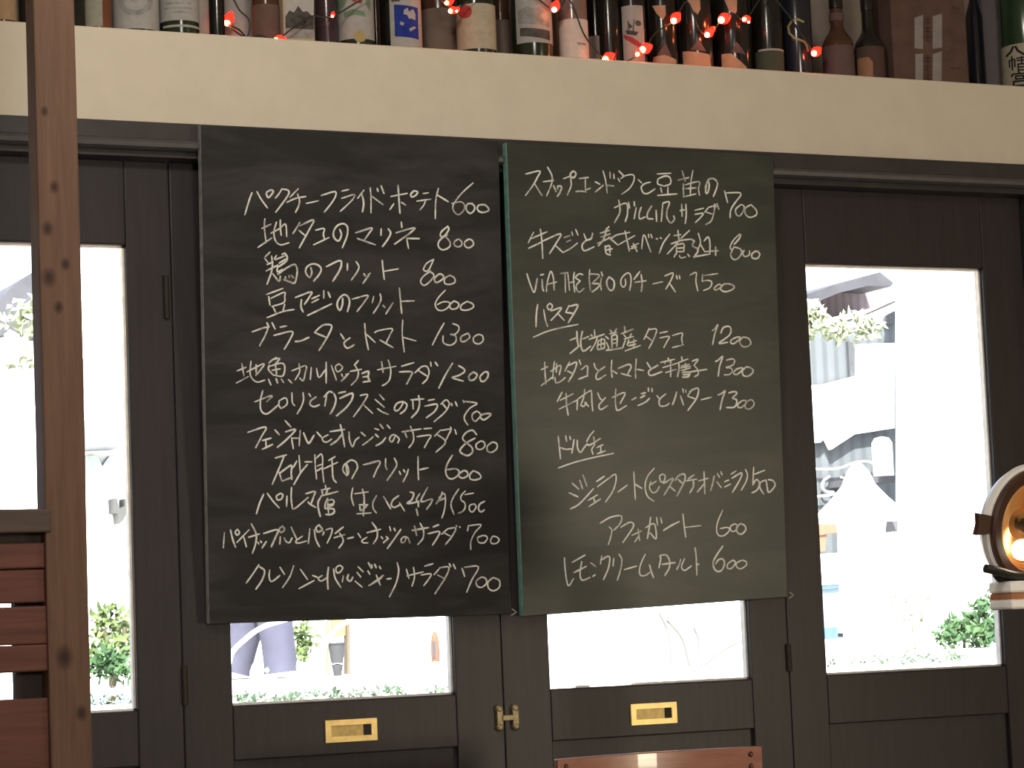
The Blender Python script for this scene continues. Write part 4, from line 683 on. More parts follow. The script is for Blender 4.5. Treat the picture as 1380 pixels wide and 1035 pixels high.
bm = bmesh.new(); lathe(bm, [(.0138, .128), (.0152, .129), (.0152, .144), (.0138, .145)], b.c, n=24); obj('neck_ring', bm, MAUVE, b.root, smooth=True)
b = Bottle(1151, 1191, YF, BLACK, 'small black bottle with an orange glow coloured onto its label', small=True)
b.label(1152, 1190, 62, 112, paper('dusky_label', (.085, .05, .043))); b.decal([[(1155, 78), (1170, 77), (1175, 84), (1174, 106), (1154, 105)]], paper('orange_glow_patch', (.30, .15, .09)), 'print')  # orange patch is bulb glow put on the label as colour
for pl, pr in ((139, 172), (180, 214), (222, 256), (350, 382), (392, 424), (432, 464), (468, 496), (520, 558), (626, 660), (692, 730), (830, 862), (866, 900), (906, 944), (950, 986), (994, 1030), (1036, 1072)):
    Bottle(pl, pr, YB3 if pl < 860 else YB2, BLACK, 'plain black bottle in the dark back rows between the labelled bottles', group='black bottles of the back row')
b = Bottle(1303, 1326, YB2, NAVY, 'dark bottle in the gap right of the brown carton')
# pale paper-wrapped bottle
c = pt(1338, 60, YB2); s_ = mpp(c)
bm = bmesh.new(); lathe(bm, [(0, 0), (.029, 0), (.030, .03), (.033, .12), (.036, .17), (.030, .25), (.018, .30), (0, .31)], (c.x, YB2, Z_SH), n=28)
tag(obj('wrapped_bottle', bm, paper('grey_wrapping_paper', (.15, .13, .135)), smooth=True, origin=(c.x, YB2, Z_SH)), 'grey paper-wrapped bottle between the brown carton and the green sake bottle', 'bottle')
b = Bottle(1349, 1421, YF + .01, SAKE, 'large bright green sake bottle at the right end of the ledge', name='sake_bottle', h=.40)
b.label(1350, 1420, 57, 135, CREAMP)
INK = paper('ink', (.02, .02, .02))
hachi = stroke([(1366, 62), (1363, 68), (1357, 73)], 3) + stroke([(1369, 62), (1372, 68), (1379, 73)], 3)
man = stroke([(1360, 80), (1367, 79)], 2) + stroke([(1360, 80), (1360, 89)], 2) + stroke([(1367, 79), (1367, 89)], 2) + stroke([(1363.5, 75), (1363.5, 93)], 2) + stroke([(1370, 78), (1382, 77)], 2) + stroke([(1370, 81), (1383, 81)], 2) + stroke([(1376, 76), (1376, 85)], 2) + stroke([(1371, 86), (1382, 86), (1382, 94), (1371, 94), (1371, 86)], 2) + stroke([(1371, 90), (1382, 90)], 2)
miya = stroke([(1371, 95), (1372, 98)], 2.4) + stroke([(1362, 102), (1363, 99), (1381, 99), (1381, 102)], 2.2) + stroke([(1367, 102), (1377, 102), (1377, 106), (1367, 106), (1367, 102)], 2.2) + stroke([(1364, 109), (1380, 109), (1380, 115), (1364, 115), (1364, 109)], 2.4)
b.decal(hachi + man + miya, INK, 'lettering', off=.0012)

# cartons among the bottles
def carton(name, pl, pr, y, dep, h, mat, label):
    c0, c1 = pt(pl, 60, y), pt(pr, 60, y); root = empty(name, ((c0.x + c1.x) / 2, y + dep / 2, Z_SH), label, 'box')
    obj('carton_body', boxes((c0.x, c1.x, y, y + dep, Z_SH, Z_SH + h)), mat, root, bevel=.002); return root
def flat(name, polys, mat, parent, y, th=.0006):
    bm = bmesh.new()
    for P in polys: prism(bm, [Vector((lambda q: (q.x, q.y, max(q.z, Z_SH + .002)))(pt(a, b_, y))) for a, b_ in P], (0, th, 0))
    return obj(name, bm, mat, parent)
LAND = plain('pale_carton', (.40, .33, .24), .8)
rt_ = carton('gift_carton', 383, 425, .020, .06, .30, LAND, 'carton printed with a grey landscape of trees')
flat('picture', [[(385, -60), (423, -60), (423, 52), (385, 50)]], paper('picture_sky', (.40, .38, .36)), rt_, .0195)
flat('tree_print', [[(385, 22), (390, 14), (396, 17), (402, 8), (408, 16), (414, 15), (423, 24), (423, 40), (385, 38)], [(400, 22), (410, 20), (414, 34), (398, 34)]], DARKP, rt_, .0188)
flat('ground_print', [[(385, 38), (423, 40), (423, 52), (385, 50)]], GREYP, rt_, .0188)
KRAFT = plain('brown_cardboard', (.095, .052, .040), .85, var=.22, scale=24)
rt_ = carton('cardboard_box', 1203, 1303, .030, .10, .32, KRAFT, 'brown cardboard box with two white vertical strips')
STRIP = paper('white_strip', (.26, .23, .225))
flat('white_strip', [[(1232.5, 24), (1244, 20), (1244, 66), (1232.5, 65)], [(1233.5, 73), (1244, 72), (1244, 116), (1234, 115)]], STRIP, rt_, .0294)
flat('white_strip', [[(1257, 22), (1269.5, 18), (1269.5, 64), (1257, 66)], [(1257, 73), (1269.5, 69), (1269, 118), (1257, 117)]], STRIP, rt_, .0294)
KDARK = plain('dark_brown_print', (.065, .032, .024), .85)
flat('lettering', stroke([(1281, 92), (1294, 92)], 2), KDARK, rt_, .0294); flat('lettering', stroke([(1284, 10), (1292, 12)], 3), KDARK, rt_, .0294)
for yy in (26, 38, 50, 78, 90, 101):
    P = stroke([(1246, yy), (1255, yy)], 1.6) + stroke([(1250.5, yy - 3), (1250.5, yy + 6)], 1.6) + stroke([(1247, yy + 4), (1254, yy + 5)], 1.6)
    flat('lettering', P, KDARK, rt_, .0294)

# string of red lights
CORE = emit('bulb_core', (1.0, 0.26, 0.09), 70.0); HALO = emit('red_bulb_halo', (1.0, 0.022, 0.010), 2.6)  # the second, glowing shell imitates the red halo around each bulb
YL_ = -0.006
cord = [(286, -30), (312, -4), (323, 14), (336, 28), (333, 50), (322, 40), (306, 33), (330, 50), (352, 48), (372, 54), (392, 40), (420, 22), (448, 22), (500, -6), (560, -14), (602, 6), (611, 15), (650, -10), (700, -18), (747, 14), (766, -2), (786, 44), (800, 64), (816, 80), (840, 84), (866, 69), (884, 44), (908, 28), (926, 2), (942, 40), (957, 46), (972, 27), (988, 18), (1005, 27), (1032, -8), (1062, 20), (1097, 72)]
root = empty('fairy_lights', pt(640, 20, YL_), 'string of small red lights on a dark cord across the bottles', 'string lights')
root.location.z = Z_SH
bm = bmesh.new(); tube(bm, catmull([pt(x, y, .085 if (x, y) == (306, 33) else .03 if (x, y) in ((322, 40), (330, 50)) else YL_) for x, y in cord], 5), .0016, 6)
obj('cord', bm, plain('dark_green_cord', (.02, .022, .014), .6), root, smooth=True)
for i, (x, y, s) in enumerate(((306, 31, 1.1), (372, 54, .9), (448, 22, .45), (602, 4, .8), (607, 15, .8), (615, 15, .5), (747, 13, 1.0), (816, 80, 1.15), (866, 67, 1.2), (859, 73, .8), (908, 28, 1.15), (953, 47, 1.0), (958, 42, .7), (972, 27, 1.25), (1003, 26, .8), (1009, 30, .4), (1097, 72, 1.1))):
    p = pt(x, y, .082 if x == 306 else YL_ - .004); rnd = random.Random(i); a = rnd.uniform(.2, 1.2)
    d = Vector((-math.cos(a) * -1, .5, math.sin(a))).normalized()
    bm = bmesh.new(); ball(bm, p, .0050 * s, 10, 8); bb = obj('bulb', bm, CORE, root, smooth=True)
    bm = bmesh.new(); lathe(bm, [(.0040 * s, .001), (.0078 * s, .003 * s), (.0095 * s, .011 * s), (.0065 * s, .020 * s), (.0022 * s, .030 * s), (0, .031 * s)], p, d, 10)
    obj('bulb_halo', bm, HALO, bb, smooth=True)

# ------------------------------------------------------------------ outdoors
GZ = 0.93
O = {}
O['ground'] = plain('pale_gravel', (.62, .60, .56), .95, var=.08, scale=3)
O['yard'] = plain('yard_concrete', (.35, .34, .32), .95)
O['white'] = plain('white_render', (.80, .80, .79), .9, var=.03, scale=2)
O['white2'] = plain('white_cloth', (.82, .82, .82), .9, var=.03)
O['siding'] = corrugated('grey_siding', (.085, .10, .108), .14)
O['roof'] = plain('slate_roof', (.042, .044, .052), .8, var=.25, scale=4)
O['pink'] = corrugated('faded_pink_boards', (.20, .155, .16), .10)
O['pale'] = plain('pale_eave', (.3, .27, .27), .8)
O['dark'] = plain('dark_trim', (.027, .025, .027), .8)
O['grey'] = plain('grey_panel', (.048, .053, .06), .8)
O['paleblue'] = plain('pale_blue_panel', (.155, .19, .215), .6)
O['greyblue'] = plain('grey_blue_panel', (.10, .12, .135), .7)
O['wood'] = plain('weathered_orange_wood', (.17, .085, .052), .8)
O['tan'] = plain('tan_wood', (.15, .112, .058), .8)
O['blue'] = plain('blue_plastic', (.045, .09, .155), .5)
O['ltblue'] = plain('light_blue_plastic', (.14, .20, .24), .5)
O['stone'] = plain('grey_pot', (.028, .031, .034), .8)
O['terra'] = plain('terracotta', (.11, .042, .02), .8)
O['palestem'] = plain('pale_bark', (.45, .42, .36), .9)
O['stem'] = plain('stem_bark', (.06, .052, .03), .9)
O['denim'] = plain('grey_blue_trousers', (.040, .042, .066), .9, var=.15, scale=14)
O['shirt'] = plain('white_shirt', (.6, .6, .6), .9); O['skin'] = plain('skin', (.45, .27, .19), .6); O['hair'] = plain('dark_hair', (.02, .015, .012), .6)
def leafmat(name, c, c2):
    mt, t, b_ = new_mat(name); n = noise_tex(t, coords(t), 7, 3)
    t.links.new(ramp(t, n, [(.35, c), (.65, c2)]), b_.inputs['Base Color']); b_.inputs['Roughness'].default_value = .6
    b_.inputs['Specular IOR Level'].default_value = .25; return mt
O['leaf'] = leafmat('green_leaves', (.022, .058, .022), (.055, .11, .042))
O['leaf_y'] = leafmat('yellow_green_leaves', (.042, .072, .022), (.095, .13, .045))
O['leaf_t'] = leafmat('blue_green_leaves', (.065, .12, .10), (.125, .18, .155))
O['leaf_p'] = leafmat('pale_sunlit_leaves', (.26, .30, .185), (.36, .40, .28))
O['leaf_g'] = leafmat('grey_green_leaves', (.028, .055, .030), (.075, .11, .07))
struct(obj('ground', boxes((-12, 46, 1.15, 75, .35, GZ)), O['ground'], origin=(0, 0, 0)))
struct(obj('ground_yard', boxes((-12, 46, .14, 1.15, -.1, .02)), O['yard']))

def leaves(bm, c, rad, n, size, rnd):
    c = Vector(c)
    for _ in range(n):
        while True:
            q = Vector((rnd.uniform(-1, 1), rnd.uniform(-1, 1), rnd.uniform(-1, 1)))
            if q.length < 1: break
        q *= (.45 + .55 * rnd.random()) / max(.3, q.length) * q.length ** .4
        p = c + Vector((q.x * rad[0], q.y * rad[1], q.z * rad[2]))
        d = Vector((rnd.gauss(0, 1), rnd.gauss(0, 1), rnd.gauss(.3, 1))).normalized(); u = d.orthogonal().normalized(); k = size * rnd.uniform(.6, 1.3)
        nn = d.cross(u) * k * .18
        v = [bm.verts.new(p), bm.verts.new(p + d * k * .5 + u * k * .3 + nn), bm.verts.new(p + d * k), bm.verts.new(p + d * k * .5 - u * k * .3 + nn)]
        bm.faces.new([v[0], v[1], v[2]]); bm.faces.new([v[0], v[2], v[3]])
def shrub(name, blobs, stems, mat, label, cat, size=.05, seed=1, dens=1.0, bark=None):
    """blobs (px, py, radius px, y); stems run from the ground up into the crown"""
    rnd = random.Random(seed); P0 = pt(blobs[0][0], blobs[0][1], blobs[0][3])
    root = empty(name, (P0.x, P0.y, GZ), label, cat)
    bm = bmesh.new()
    for px, py, r, y in blobs:
        c = pt(px, py, y); R_ = r * mpp(c); leaves(bm, c, (R_, R_ * .9, R_), int(dens * 26 * (R_ / size) ** 2), size, rnd)
    obj('foliage', bm, mat, root)
    bm = bmesh.new()
    for (x0, x1, y1, yy) in stems:
        a = pt(x0, 880, yy); a.z = GZ; b_ = pt(x1, y1, yy); mdl = a.lerp(b_, .5) + Vector((.02, 0, .02)); tube(bm, catmull([a, mdl, b_], 4), [.010] * 9 if b_.z - a.z < 1.2 else [.05] * 9, 6)
    obj('stem', bm, bark or O['stem'], root, smooth=True); return root

shrub('garden_shrub', [(150, 842, 30, 8.2), (165, 880, 26, 8.0), (135, 880, 22, 8.1), (182, 850, 22, 8.3)], [(148, 140, 850, 8.1), (152, 168, 845, 8.1)], O['leaf_y'], 'yellow-green shrub seen through the left door beside the post', 'shrub', .055, 1, 1.5)
shrub('garden_shrub', [(150, 893, 24, 7.6), (132, 900, 16, 7.6), (172, 905, 15, 7.5)], [(150, 146, 890, 7.6)], O['leaf'], 'dark green bush at the foot of the yellow-green shrub', 'shrub', .045, 2, 1.6)
shrub('ground_cover', [(145, 945, 11, 4.2), (165, 944, 10, 4.2), (128, 947, 10, 4.2), (183, 941, 8, 4.2)], [(145, 146, 945, 4.2)], O['leaf_t'], 'blue-green ground cover behind the bottom of the left door', 'plant', .022, 3)
shrub('garden_shrub', [(410, 855, 16, 11), (405, 880, 15, 11), (416, 868, 14, 11), (400, 898, 11, 10.8)], [(408, 408, 860, 11)], O['leaf_y'], 'small light green shrub right of the walking person', 'shrub', .06, 4)
shrub('garden_shrub', [(300, 870, 14, 12), (308, 850, 10, 12)], [(302, 304, 860, 12)], O['leaf'], 'green shrub at the left edge of the left middle door', 'shrub', .06, 5)
shrub('garden_shrub', [(1320, 835, 26, 7.5), (1340, 850, 22, 7.5), (1290, 848, 24, 7.5), (1275, 858, 18, 7.4), (1320, 858, 22, 7.3), (1328, 812, 14, 7.6)], [(1310, 1318, 830, 7.5), (1300, 1290, 845, 7.5)], O['leaf'], 'leafy green shrub below the copper lamp', 'shrub', .05, 6, 1.6)
shrub('dry_shrub', [(1230, 830, 34, 7.9), (1215, 800, 24, 8.0), (1250, 800, 26, 8.0), (1235, 860, 26, 7.8)], [(1232, 1218, 790, 7.9), (1232, 1248, 785, 7.9), (1232, 1233, 800, 7.9)], O['leaf_p'], 'pale sun-bleached shrub left of the leafy green shrub', 'shrub', .05, 7, .3, O['palestem'])
shrub('tree', [(1100, 432, 22, 16), (1130, 445, 20, 16), (1160, 442, 20, 16), (1185, 438, 13, 16), (1070, 430, 40, 16)], [(1071, 1071, 430, 16)], O['leaf_p'], 'pale leafy tree in front of the pink gabled house', 'tree', .12, 8, 2.2, O['palestem'])
shrub('tree', [(20, 412, 9, 14), (30, 430, 11, 14), (40, 420, 10, 14), (12, 440, 9, 14), (38, 455, 12, 14), (46, 420, 14, 14), (32, 490, 16, 14)], [(56, 56, 400, 14)], O['leaf_p'], 'pale leafy tree left of the pine post', 'tree', .11, 9, 1.5, O['palestem'])
shrub('twig_plant', [(885, 850, 8, 6), (955, 850, 10, 6), (970, 870, 8, 6)], [(905, 890, 826, 6), (940, 936, 845, 6), (945, 995, 865, 6), (930, 900, 835, 6)], O['leaf_p'], 'thin pale twigs behind the right middle door', 'plant', .02, 10, .2, plain('grey_twig', (.10, .10, .095), .9))
# low plants along the edge of the raised ground
rnd = random.Random(5); bm = bmesh.new()
for i in range(64):
    px = rnd.uniform(300, 640) if i < 44 else rnd.uniform(1110, 1350); y = rnd.uniform(2.7, 3.6) if i < 44 else rnd.uniform(3.4, 5.2)
    if 480 < px < 640 and rnd.random() < .6: continue
    c = pt(px, 900, y); leaves(bm, (c.x, y, GZ + .016), (.034, .03, .014), 11, .022, rnd)
g = tag(obj('low_plants', bm, O['leaf_g'], origin=(1.6, 3, GZ)), 'thin line of low green plants along the pale ground edge', 'plants'); g['kind'] = 'stuff'

def poly(name, pts_, y, dep, mat, parent, bev=0, along=None):
    bm = bmesh.new(); dv = Vector((0, dep, 0)) if along is None else ray(along, 500) * dep; dv.z = 0
    prism(bm, [pt(a, b_, y) for a, b_ in pts_], dv); return obj(name, bm, mat, parent, bevel=bev)
def ground_y(px, y):  # pixel row where the ground lies at depth y
    p = pt(px, 850, y); d = Vector((p.x, y, GZ)) - CAM; return 517.5 + FPX * d.dot(DOWN) / d.dot(FWD)
c = pt(1150, 600, 20)
root = empty('gabled_house', (c.x, 20, GZ), 'grey boarded house with a faded pink gable behind the right door', 'house')
poly('roof', [(1050, 409), (1100, 392), (1130, 382), (1160, 374), (1186, 366.5), (1204, 381), (1201, 386), (1170, 385), (1130, 395), (1108, 404), (1098, 414), (1050, 425)], 19.6, 4, O['roof'], root)
poly('gable_wall', [(1050, 418), (1106, 401), (1130, 392), (1200, 383), (1200, 409), (1133, 425), (1050, 446)], 20.2, 3, O['pink'], root)
poly('lower_roof', [(1133, 425), (1200, 409), (1209, 413), (1209, 420), (1166, 431), (1143, 436), (1120, 441)], 19.5, 1, O['pale'], root)
poly('eave_board', [(1142, 431), (1164, 425), (1166, 430), (1146, 434.5)], 19.3, .1, O['dark'], root)
bm = bmesh.new(); tube(bm, [pt(1163, 425.5, 19.35), pt(1209, 405, 19.35)], .012, 6); obj('gutter', bm, O['dark'], root)
gy = ground_y(1150, 18.3)
poly('siding_wall', [(1050, 452), (1084, 444), (1116, 437), (1207, 424), (1207, gy), (1050, gy + 3)], 18.3, .15, O['siding'], root)
poly('window', [(1187, 429), (1207, 419), (1205, 437), (1193, 438)], 18.25, .05, O['grey'], root)
poly('door_gap', [(1143, 460), (1156, 463), (1155, 508), (1146, 512)], 18.25, .05, O['grey'], root)
root = empty('white_house', (pt(1300, 600, 16).x, 16.3, GZ), 'plain white house filling the right part of the right door', 'house')
poly('wall', [(1206, 250), (1620, 240), (1620, ground_y(1620, 16)), (1209, ground_y(1209, 16))], 16, 1.6, O['white'], root, along=1212)
bm = bmesh.new(); prism(bm, [pt(1206, 252, 15.9), pt(1640, 240, 15.9), pt(1640, 205, 16.2), pt(1206, 217, 16.2)], Vector((ray(1212, 500).x, ray(1212, 500).y, 0)) * 1.6); obj('roof', bm, O['white'], root)
# cloth sheet, tank, cables, draped cover before the siding
tag(poly('hanging_sheet', [(1084, 520), (1110, 518), (1156, 506), (1156, 464), (1206, 462), (1206, 577), (1152, 585), (1146, 589), (1120, 606), (1112, 590), (1106, 596), (1084, 598)], 18.19, .055, O['white2'], None), 'white cloth sheet hung across the grey boarded house', 'sheet')
c = pt(1191, 642, 17.7); r_ = 14 * mpp(c); zt_ = pt(1191, 597, 17.7).z
bm = bmesh.new(); lathe(bm, [(0, 0), (r_, 0), (r_, zt_ - c.z), (r_ * .7, zt_ - c.z + .05), (0, zt_ - c.z + .07)], c, n=24)
tag(obj('water_tank', bm, O['white2'], smooth=True, origin=c), 'white round tank on the wall of the grey house', 'tank')
tag(poly('tank_shelf', [(1172, 642), (1207, 641), (1207, 650), (1172, 651)], 17.5, .78, O['grey'], None), 'grey shelf below the white round tank', 'shelf')
root = empty('cable', pt(1100, 632, 18.2), 'white cables looped across the grey siding', 'cable')
for P in ([(1060, 628), (1100, 632), (1130, 631), (1150, 624), (1170, 622), (1182, 630)], [(1118, 642), (1110, 648), (1108, 656), (1113, 662), (1124, 663)], [(1133, 643), (1140, 645), (1148, 644)], [(1060, 672), (1102, 669), (1120, 667), (1140, 660)]):
    bm = bmesh.new(); tube(bm, catmull([pt(a, b_, 18.22) for a, b_ in P], 5), .012, 6); obj('cable_run', bm, O['white2'], root, smooth=True)
gyc = ground_y(1172, 14.5); c = pt(1168, gyc, 14.5); c.z = GZ; s_ = mpp(c)
bm = bmesh.new(); H_ = (gyc - 622) * s_
lathe(bm, [(30 * s_, 0), (33 * s_, .35 * H_), (31 * s_, .60 * H_), (33 * s_, .66 * H_), (60 * s_, .665 * H_), (62 * s_, .69 * H_), (36 * s_, .80 * H_), (22 * s_, .87 * H_), (14 * s_, .95 * H_), (6 * s_, .99 * H_), (0, H_)], c, n=40)
for v in bm.verts:
    dx = Vector((v.co.x - c.x, v.co.y - c.y, 0)); a = math.atan2(dx.y, dx.x); v.co += dx * (.06 * math.sin(7 * a))
tag(obj('draped_cover', bm, O['white2'], smooth=True, origin=c), 'white cloth cover draped over a tall stand', 'cover')
tag(poly('white_board', [(1140, 690), (1209, 688), (1212, gy + .5), (1140, gy + 2)], 17.4, .05, O['white2'], None), 'white board standing behind the draped cover', 'board')
# stack: blue tub, white crate, wooden shelf
yS = 16.6; gb_ = ground_y(1120, yS)
root = empty('storage_tub', (pt(1120, 850, yS).x, yS + .2, GZ), 'light blue plastic tub on the ground left of the draped cover', 'tub')
poly('tub_body', [(1086, 796), (1150, 790), (1150, gb_ - 8), (1086, gb_ - 6)], yS, .45, O['ltblue'], root, .01)
poly('rim', [(1084, 792), (1151, 787), (1151, 791), (1084, 797)], yS - .03, .5, O['blue'], root)
poly('foot', [(1088, gb_ - 14), (1128, gb_ - 16), (1130, gb_), (1088, gb_ + 1)], yS - .01, .3, O['blue'], root)
root = empty('white_crate', (pt(1120, 780, yS).x, yS + .2, pt(1120, 788, yS).z), 'white crate with a grey opening, standing on the blue tub', 'crate')
poly('crate_body', [(1086, 748), (1150, 744), (1150, 786), (1086, 791)], yS + .02, .4, O['white2'], root, .01)
poly('opening', [(1135, 745), (1150, 743), (1150, 776), (1137, 778)], yS + .005, .05, O['greyblue'], root)
root = empty('wooden_bench', (pt(1115, 735, yS).x, yS + .2, pt(1115, 743, yS).z), 'orange wooden stool standing on the white crate', 'stool')
poly('bench_top', [(1086, 708), (1128, 703), (1133, 709), (1131, 718), (1086, 724)], yS + .04, .35, O['wood'], root, .006)
poly('leg', [(1104, 720), (1114, 719), (1112, 743), (1105, 743)], yS + .06, .06, O['wood'], root)
poly('leg', [(1088, 722), (1094, 721), (1094, 744), (1088, 744)], yS + .06, .06, O['wood'], root)
tag(poly('meter_box', [(1195, 741), (1214, 738), (1213, 762), (1197, 766)], 15.75, .25, O['greyblue'], None), 'grey blue meter box low on the corner of the white house', 'box')
tag(poly('meter_box', [(1201, 699), (1210, 698), (1210, 716), (1207, 714)], 15.75, .25, O['grey'], None), 'small grey box higher on the corner of the white house', 'box')
# left: slate house, white house with pale window
root = empty('slate_house', (pt(0, 600, 21).x, 21, GZ), 'slate roofed house at the far left, left of the post', 'house')
poly('roof', [(-60, 420), (5, 397), (22, 381), (42, 368), (66, 356), (66, 452), (20, 446), (-60, 470)], 20.5, 4, O['roof'], root)
gyl = ground_y(0, 21)
poly('wall', [(-60, 466), (20, 444), (66, 450), (66, gyl), (-60, gyl + 4)], 21, 3, O['white'], root)
root = empty('white_shop', (pt(160, 600, 15).x, 15.4, GZ), 'white house with a pale blue window right of the post', 'house')
gyl = ground_y(160, 15)
poly('wall', [(60, 250), (470, 262), (470, ground_y(470, 15)), (60, ground_y(60, 15))], 15, 3, O['white'], root, along=50)
poly('window', [(112, 483), (164, 482), (165, 522), (112, 525)], 14.92, .09, O['paleblue'], root)
poly('canopy', [(116, 574), (142, 551), (151, 552), (140, 574), (168, 580), (169, 601), (116, 603)], 14.6, .45, O['greyblue'], root)
poly('lower_window', [(118, 614), (132, 614), (138, 628), (148, 614), (160, 614), (168, 640), (118, 640)], 14.92, .09, plain('mint_panel', (.24, .285, .275), .6), root)
root = empty('wall_lantern', pt(163, 690, 14.9), 'dark forked wall lantern below the pale blue window', 'lantern')
poly('bracket', [(153, 672), (158, 672), (159, 682), (163, 686), (168, 682), (168, 672), (173, 672), (172, 690), (167, 700), (161, 706), (159, 692), (154, 691)], 14.85, .15, plain('lantern_grey', (.04, .043, .04), .7), root)
gw = ground_y(740, 13)
root = tag(poly('garden_wall', [(455, 770), (1100, 760), (1100, ground_y(1100, 13)), (455, ground_y(455, 13))], 13, .2, O['white'], None), 'low white garden wall behind the two middle doors', 'wall')
# things behind the left middle door
g = ground_pt(455, 911, GZ); s_ = mpp(g)
root = empty('plant_pot', g, 'grey plant pot on a small foot below the tan wooden trellis', 'pot')
bm = bmesh.new(); lathe(bm, [(0, 17 * s_), (8 * s_, 17 * s_), (11.5 * s_, 43 * s_), (12.5 * s_, 43 * s_), (12.5 * s_, 45 * s_), (10 * s_, 45 * s_), (9.5 * s_, 41 * s_), (0, 40 * s_)], g, n=28); obj('pot_body', bm, O['stone'], root, smooth=True)
bm = bmesh.new(); lathe(bm, [(0, 0), (5 * s_, 0), (8 * s_, 15 * s_), (0, 16.8 * s_)], g, n=24); obj('foot', bm, O['stone'], root, smooth=True)
yT = g.y + .45; gyt = ground_y(458, yT)
root = empty('garden_trellis', (pt(458, gyt, yT).x, yT, GZ), 'tan wooden trellis with a brown post behind the grey pot', 'trellis')
poly('panel', [(443, 815), (468, 815), (467, 856), (445, 860)], yT, .05, O['tan'], root)
poly('post', [(467, 790), (471, 790), (472, gyt), (468, gyt)], yT - .02, .05, plain('brown_post', (.075, .06, .036), .8), root)
poly('post', [(443, 800), (446, 800), (446, gyt), (443, gyt)], yT - .02, .05, plain('tan_post', (.2, .17, .11), .8), root)
g = ground_pt(587, 892, GZ); s_ = mpp(g)
root = empty('garden_lantern', g, 'small orange garden lantern with a dark slot', 'lantern')
bm = bmesh.new(); lathe(bm, [(0, 0), (6 * s_, 0), (6 * s_, 20 * s_), (5 * s_, 32 * s_), (2.5 * s_, 40 * s_), (0, 42 * s_)], g, n=24); obj('lantern_body', bm, O['terra'], root, smooth=True)
dv = Vector((CAM.x - g.x, CAM.y - g.y, 0)).normalized()
bm = bmesh.new(); q = g + dv * 5.6 * s_ - RIGHT * 1.5 * s_; prism(bm, [q + Vector((0, 0, 5 * s_)) - RIGHT * 2.2 * s_, q + Vector((0, 0, 5 * s_)) + RIGHT * 2.2 * s_, q + Vector((0, 0, 27 * s_)) + RIGHT * 2.2 * s_, q + Vector((0, 0, 28 * s_)) - RIGHT * 2.2 * s_], dv * 1.2 * s_); obj('slot', bm, O['stone'], root)
for k, (P, lab) in enumerate((([(306, 905), (312, 882), (330, 862), (352, 846), (378, 837), (410, 830), (440, 836)], 'bent white pole in front of the walking person'), ([(430, 905), (438, 872), (448, 853), (464, 840), (482, 832), (494, 828)], 'bent white pole in front of the tan wooden trellis'))):
    yy = 7.6; bm = bmesh.new(); Q = [pt(a, b_, yy) for a, b_ in P]; Q[0].z = GZ; tube(bm, catmull(Q, 5), .012, 8)
    tag(obj('garden_pole', bm, O['white2'], smooth=True, origin=Q[0]), lab, 'pole')

# ------------------------------------------------------------------ the person walking outside
g = ground_pt(352, 915, GZ); s_ = mpp(g); k = 1.65
U = Vector((RIGHT.x, RIGHT.y, 0)).normalized(); Wd = Vector((-U.y, U.x, 0))          # walking direction, depth
A = lambda a, b_, c_: g + U * a + Wd * b_ + Vector((0, 0, c_))
root = empty('person', g, 'person in grey-blue trousers walking outside, only the legs in view', 'person')
J = {'pel': (A(0, 0, .88), .125), 'sp': (A(.01, 0, 1.08), .118), 'ch': (A(.02, 0, 1.26), .125), 'nk': (A(.03, 0, 1.40), .055), 'hd': (A(.05, 0, 1.50), .085), 'tp': (A(.06, 0, 1.58), .075),
     'hl': (A(.02, -.09, .84), .085), 'kl': (A(.06, -.09, .46), .058), 'al': (A(.10, -.09, .09), .040), 'tl': (A(.24, -.09, .035), .030),
     'hr': (A(-.02, .09, .84), .085), 'kr': (A(-.02, .09, .46), .058), 'ar': (A(-.15, .09, .13), .040), 'tr': (A(-.03, .09, .035), .030),
     'sl': (A(.02, -.18, 1.34), .050), 'el': (A(-.06, -.22, 1.08), .040), 'wl': (A(.02, -.20, .86), .028),
     'sr': (A(.02, .18, 1.34), .050), 'er': (A(.06, .22, 1.08), .040), 'wr': (A(.18, .20, .90), .028)}
E_ = [('pel', 'sp'), ('sp', 'ch'), ('ch', 'nk'), ('nk', 'hd'), ('hd', 'tp'), ('pel', 'hl'), ('hl', 'kl'), ('kl', 'al'), ('al', 'tl'), ('pel', 'hr'), ('hr', 'kr'), ('kr', 'ar'), ('ar', 'tr'), ('ch', 'sl'), ('sl', 'el'), ('el', 'wl'), ('ch', 'sr'), ('sr', 'er'), ('er', 'wr')]
for side in 'lr':
    w0 = J['w' + side][0]
    for f_, (du, dw) in enumerate(((.016, -.03), (.008, -.012), (.0, .008), (-.01, .025), (.035, .03))):
        J['f%s%d' % (side, f_)] = (w0 + U * (du + .012) + Wd * dw + Vector((0, 0, -.085 if f_ < 4 else -.055)), .010); J['g%s%d' % (side, f_)] = (w0 + U * (du + .03) + Wd * dw + Vector((0, 0, -.14 + .008 * f_ if f_ < 4 else -.09)), .008)
        E_ += [('w' + side, 'f%s%d' % (side, f_)), ('f%s%d' % (side, f_), 'g%s%d' % (side, f_))]
names = list(J); me = bpy.data.meshes.new('body')
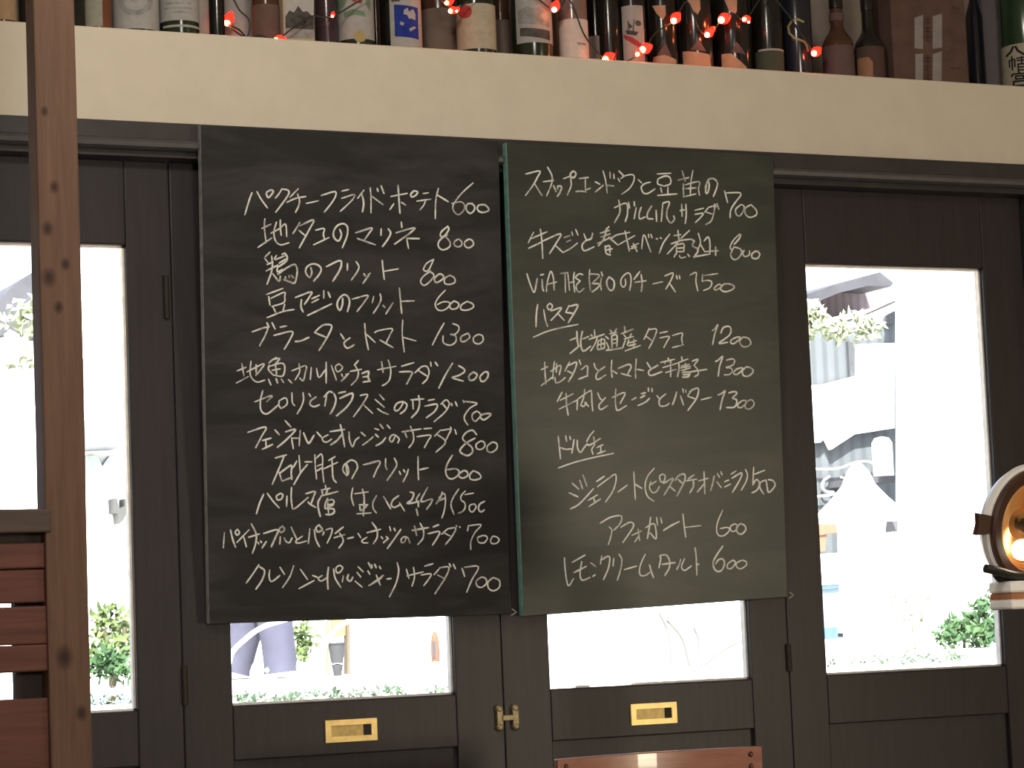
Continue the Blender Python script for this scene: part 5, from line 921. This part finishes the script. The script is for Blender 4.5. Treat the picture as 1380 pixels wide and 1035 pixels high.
me.from_pydata([tuple(J[n][0] - g) for n in names], [(names.index(a), names.index(b_)) for a, b_ in E_], [])
bo = link('body', me, root); me.materials.append(O['skin'])
md = bo.modifiers.new('skin', 'SKIN'); sv = me.skin_vertices[0].data
for i, n in enumerate(names): sv[i].radius = (J[n][1] * .96, J[n][1] * .96); sv[i].use_root = (n == 'pel')
md2 = bo.modifiers.new('sub', 'SUBSURF'); md2.levels = 1; md2.render_levels = 1
bm = bmesh.new()
tube(bm, catmull([A(.0, 0, .98), A(0, 0, .86), A(.03, -.06, .80), A(.05, -.09, .62), A(.07, -.09, .42), A(.10, -.09, .20), A(.115, -.09, .03)], 3), [.145] * 3 + [.150] * 3 + [.120] * 3 + [.105] * 3 + [.092] * 3 + [.088] * 3 + [.092], 14)
tube(bm, catmull([A(.0, 0, .98), A(0, 0, .86), A(-.02, .06, .80), A(-.01, .09, .62), A(-.03, .09, .42), A(-.10, .09, .20), A(-.15, .09, .04)], 3), [.145] * 3 + [.150] * 3 + [.118] * 3 + [.102] * 3 + [.090] * 3 + [.086] * 3 + [.090], 14)
obj('trousers', bm, O['denim'], root, smooth=True)
bm = bmesh.new(); lathe(bm, [(.155, .90), (.16, 1.0), (.155, 1.15), (.17, 1.28), (.15, 1.36), (.07, 1.42)], g + U * .015, n=24); obj('shirt', bm, O['shirt'], root, smooth=True)
bm = bmesh.new(); ball(bm, A(.035, 0, 1.555), .112, 16, 10, (.95, .9, 1.0)); obj('hair', bm, O['hair'], root, smooth=True)
bm = bmesh.new()
for a_, b_, c_, r_ in ((.16, -.03, 1.535, .011), (.16, .03, 1.535, .011)): ball(bm, A(a_ - .02, b_, c_), r_, 8, 6)
ball(bm, A(.155, 0, 1.505), .016, 8, 6)
obj('face', bm, O['skin'], root, smooth=True)
for a_, w_ in ((.15, -.09), (-.12, .09)):
    bm = bmesh.new(); ball(bm, A(a_, w_, .045), .13, 14, 8, (1, .42, .36)); 
    for v in bm.verts: v.co.z = max(v.co.z, GZ + .002)
    obj('shoe', bm, O['white2'], root, smooth=True)
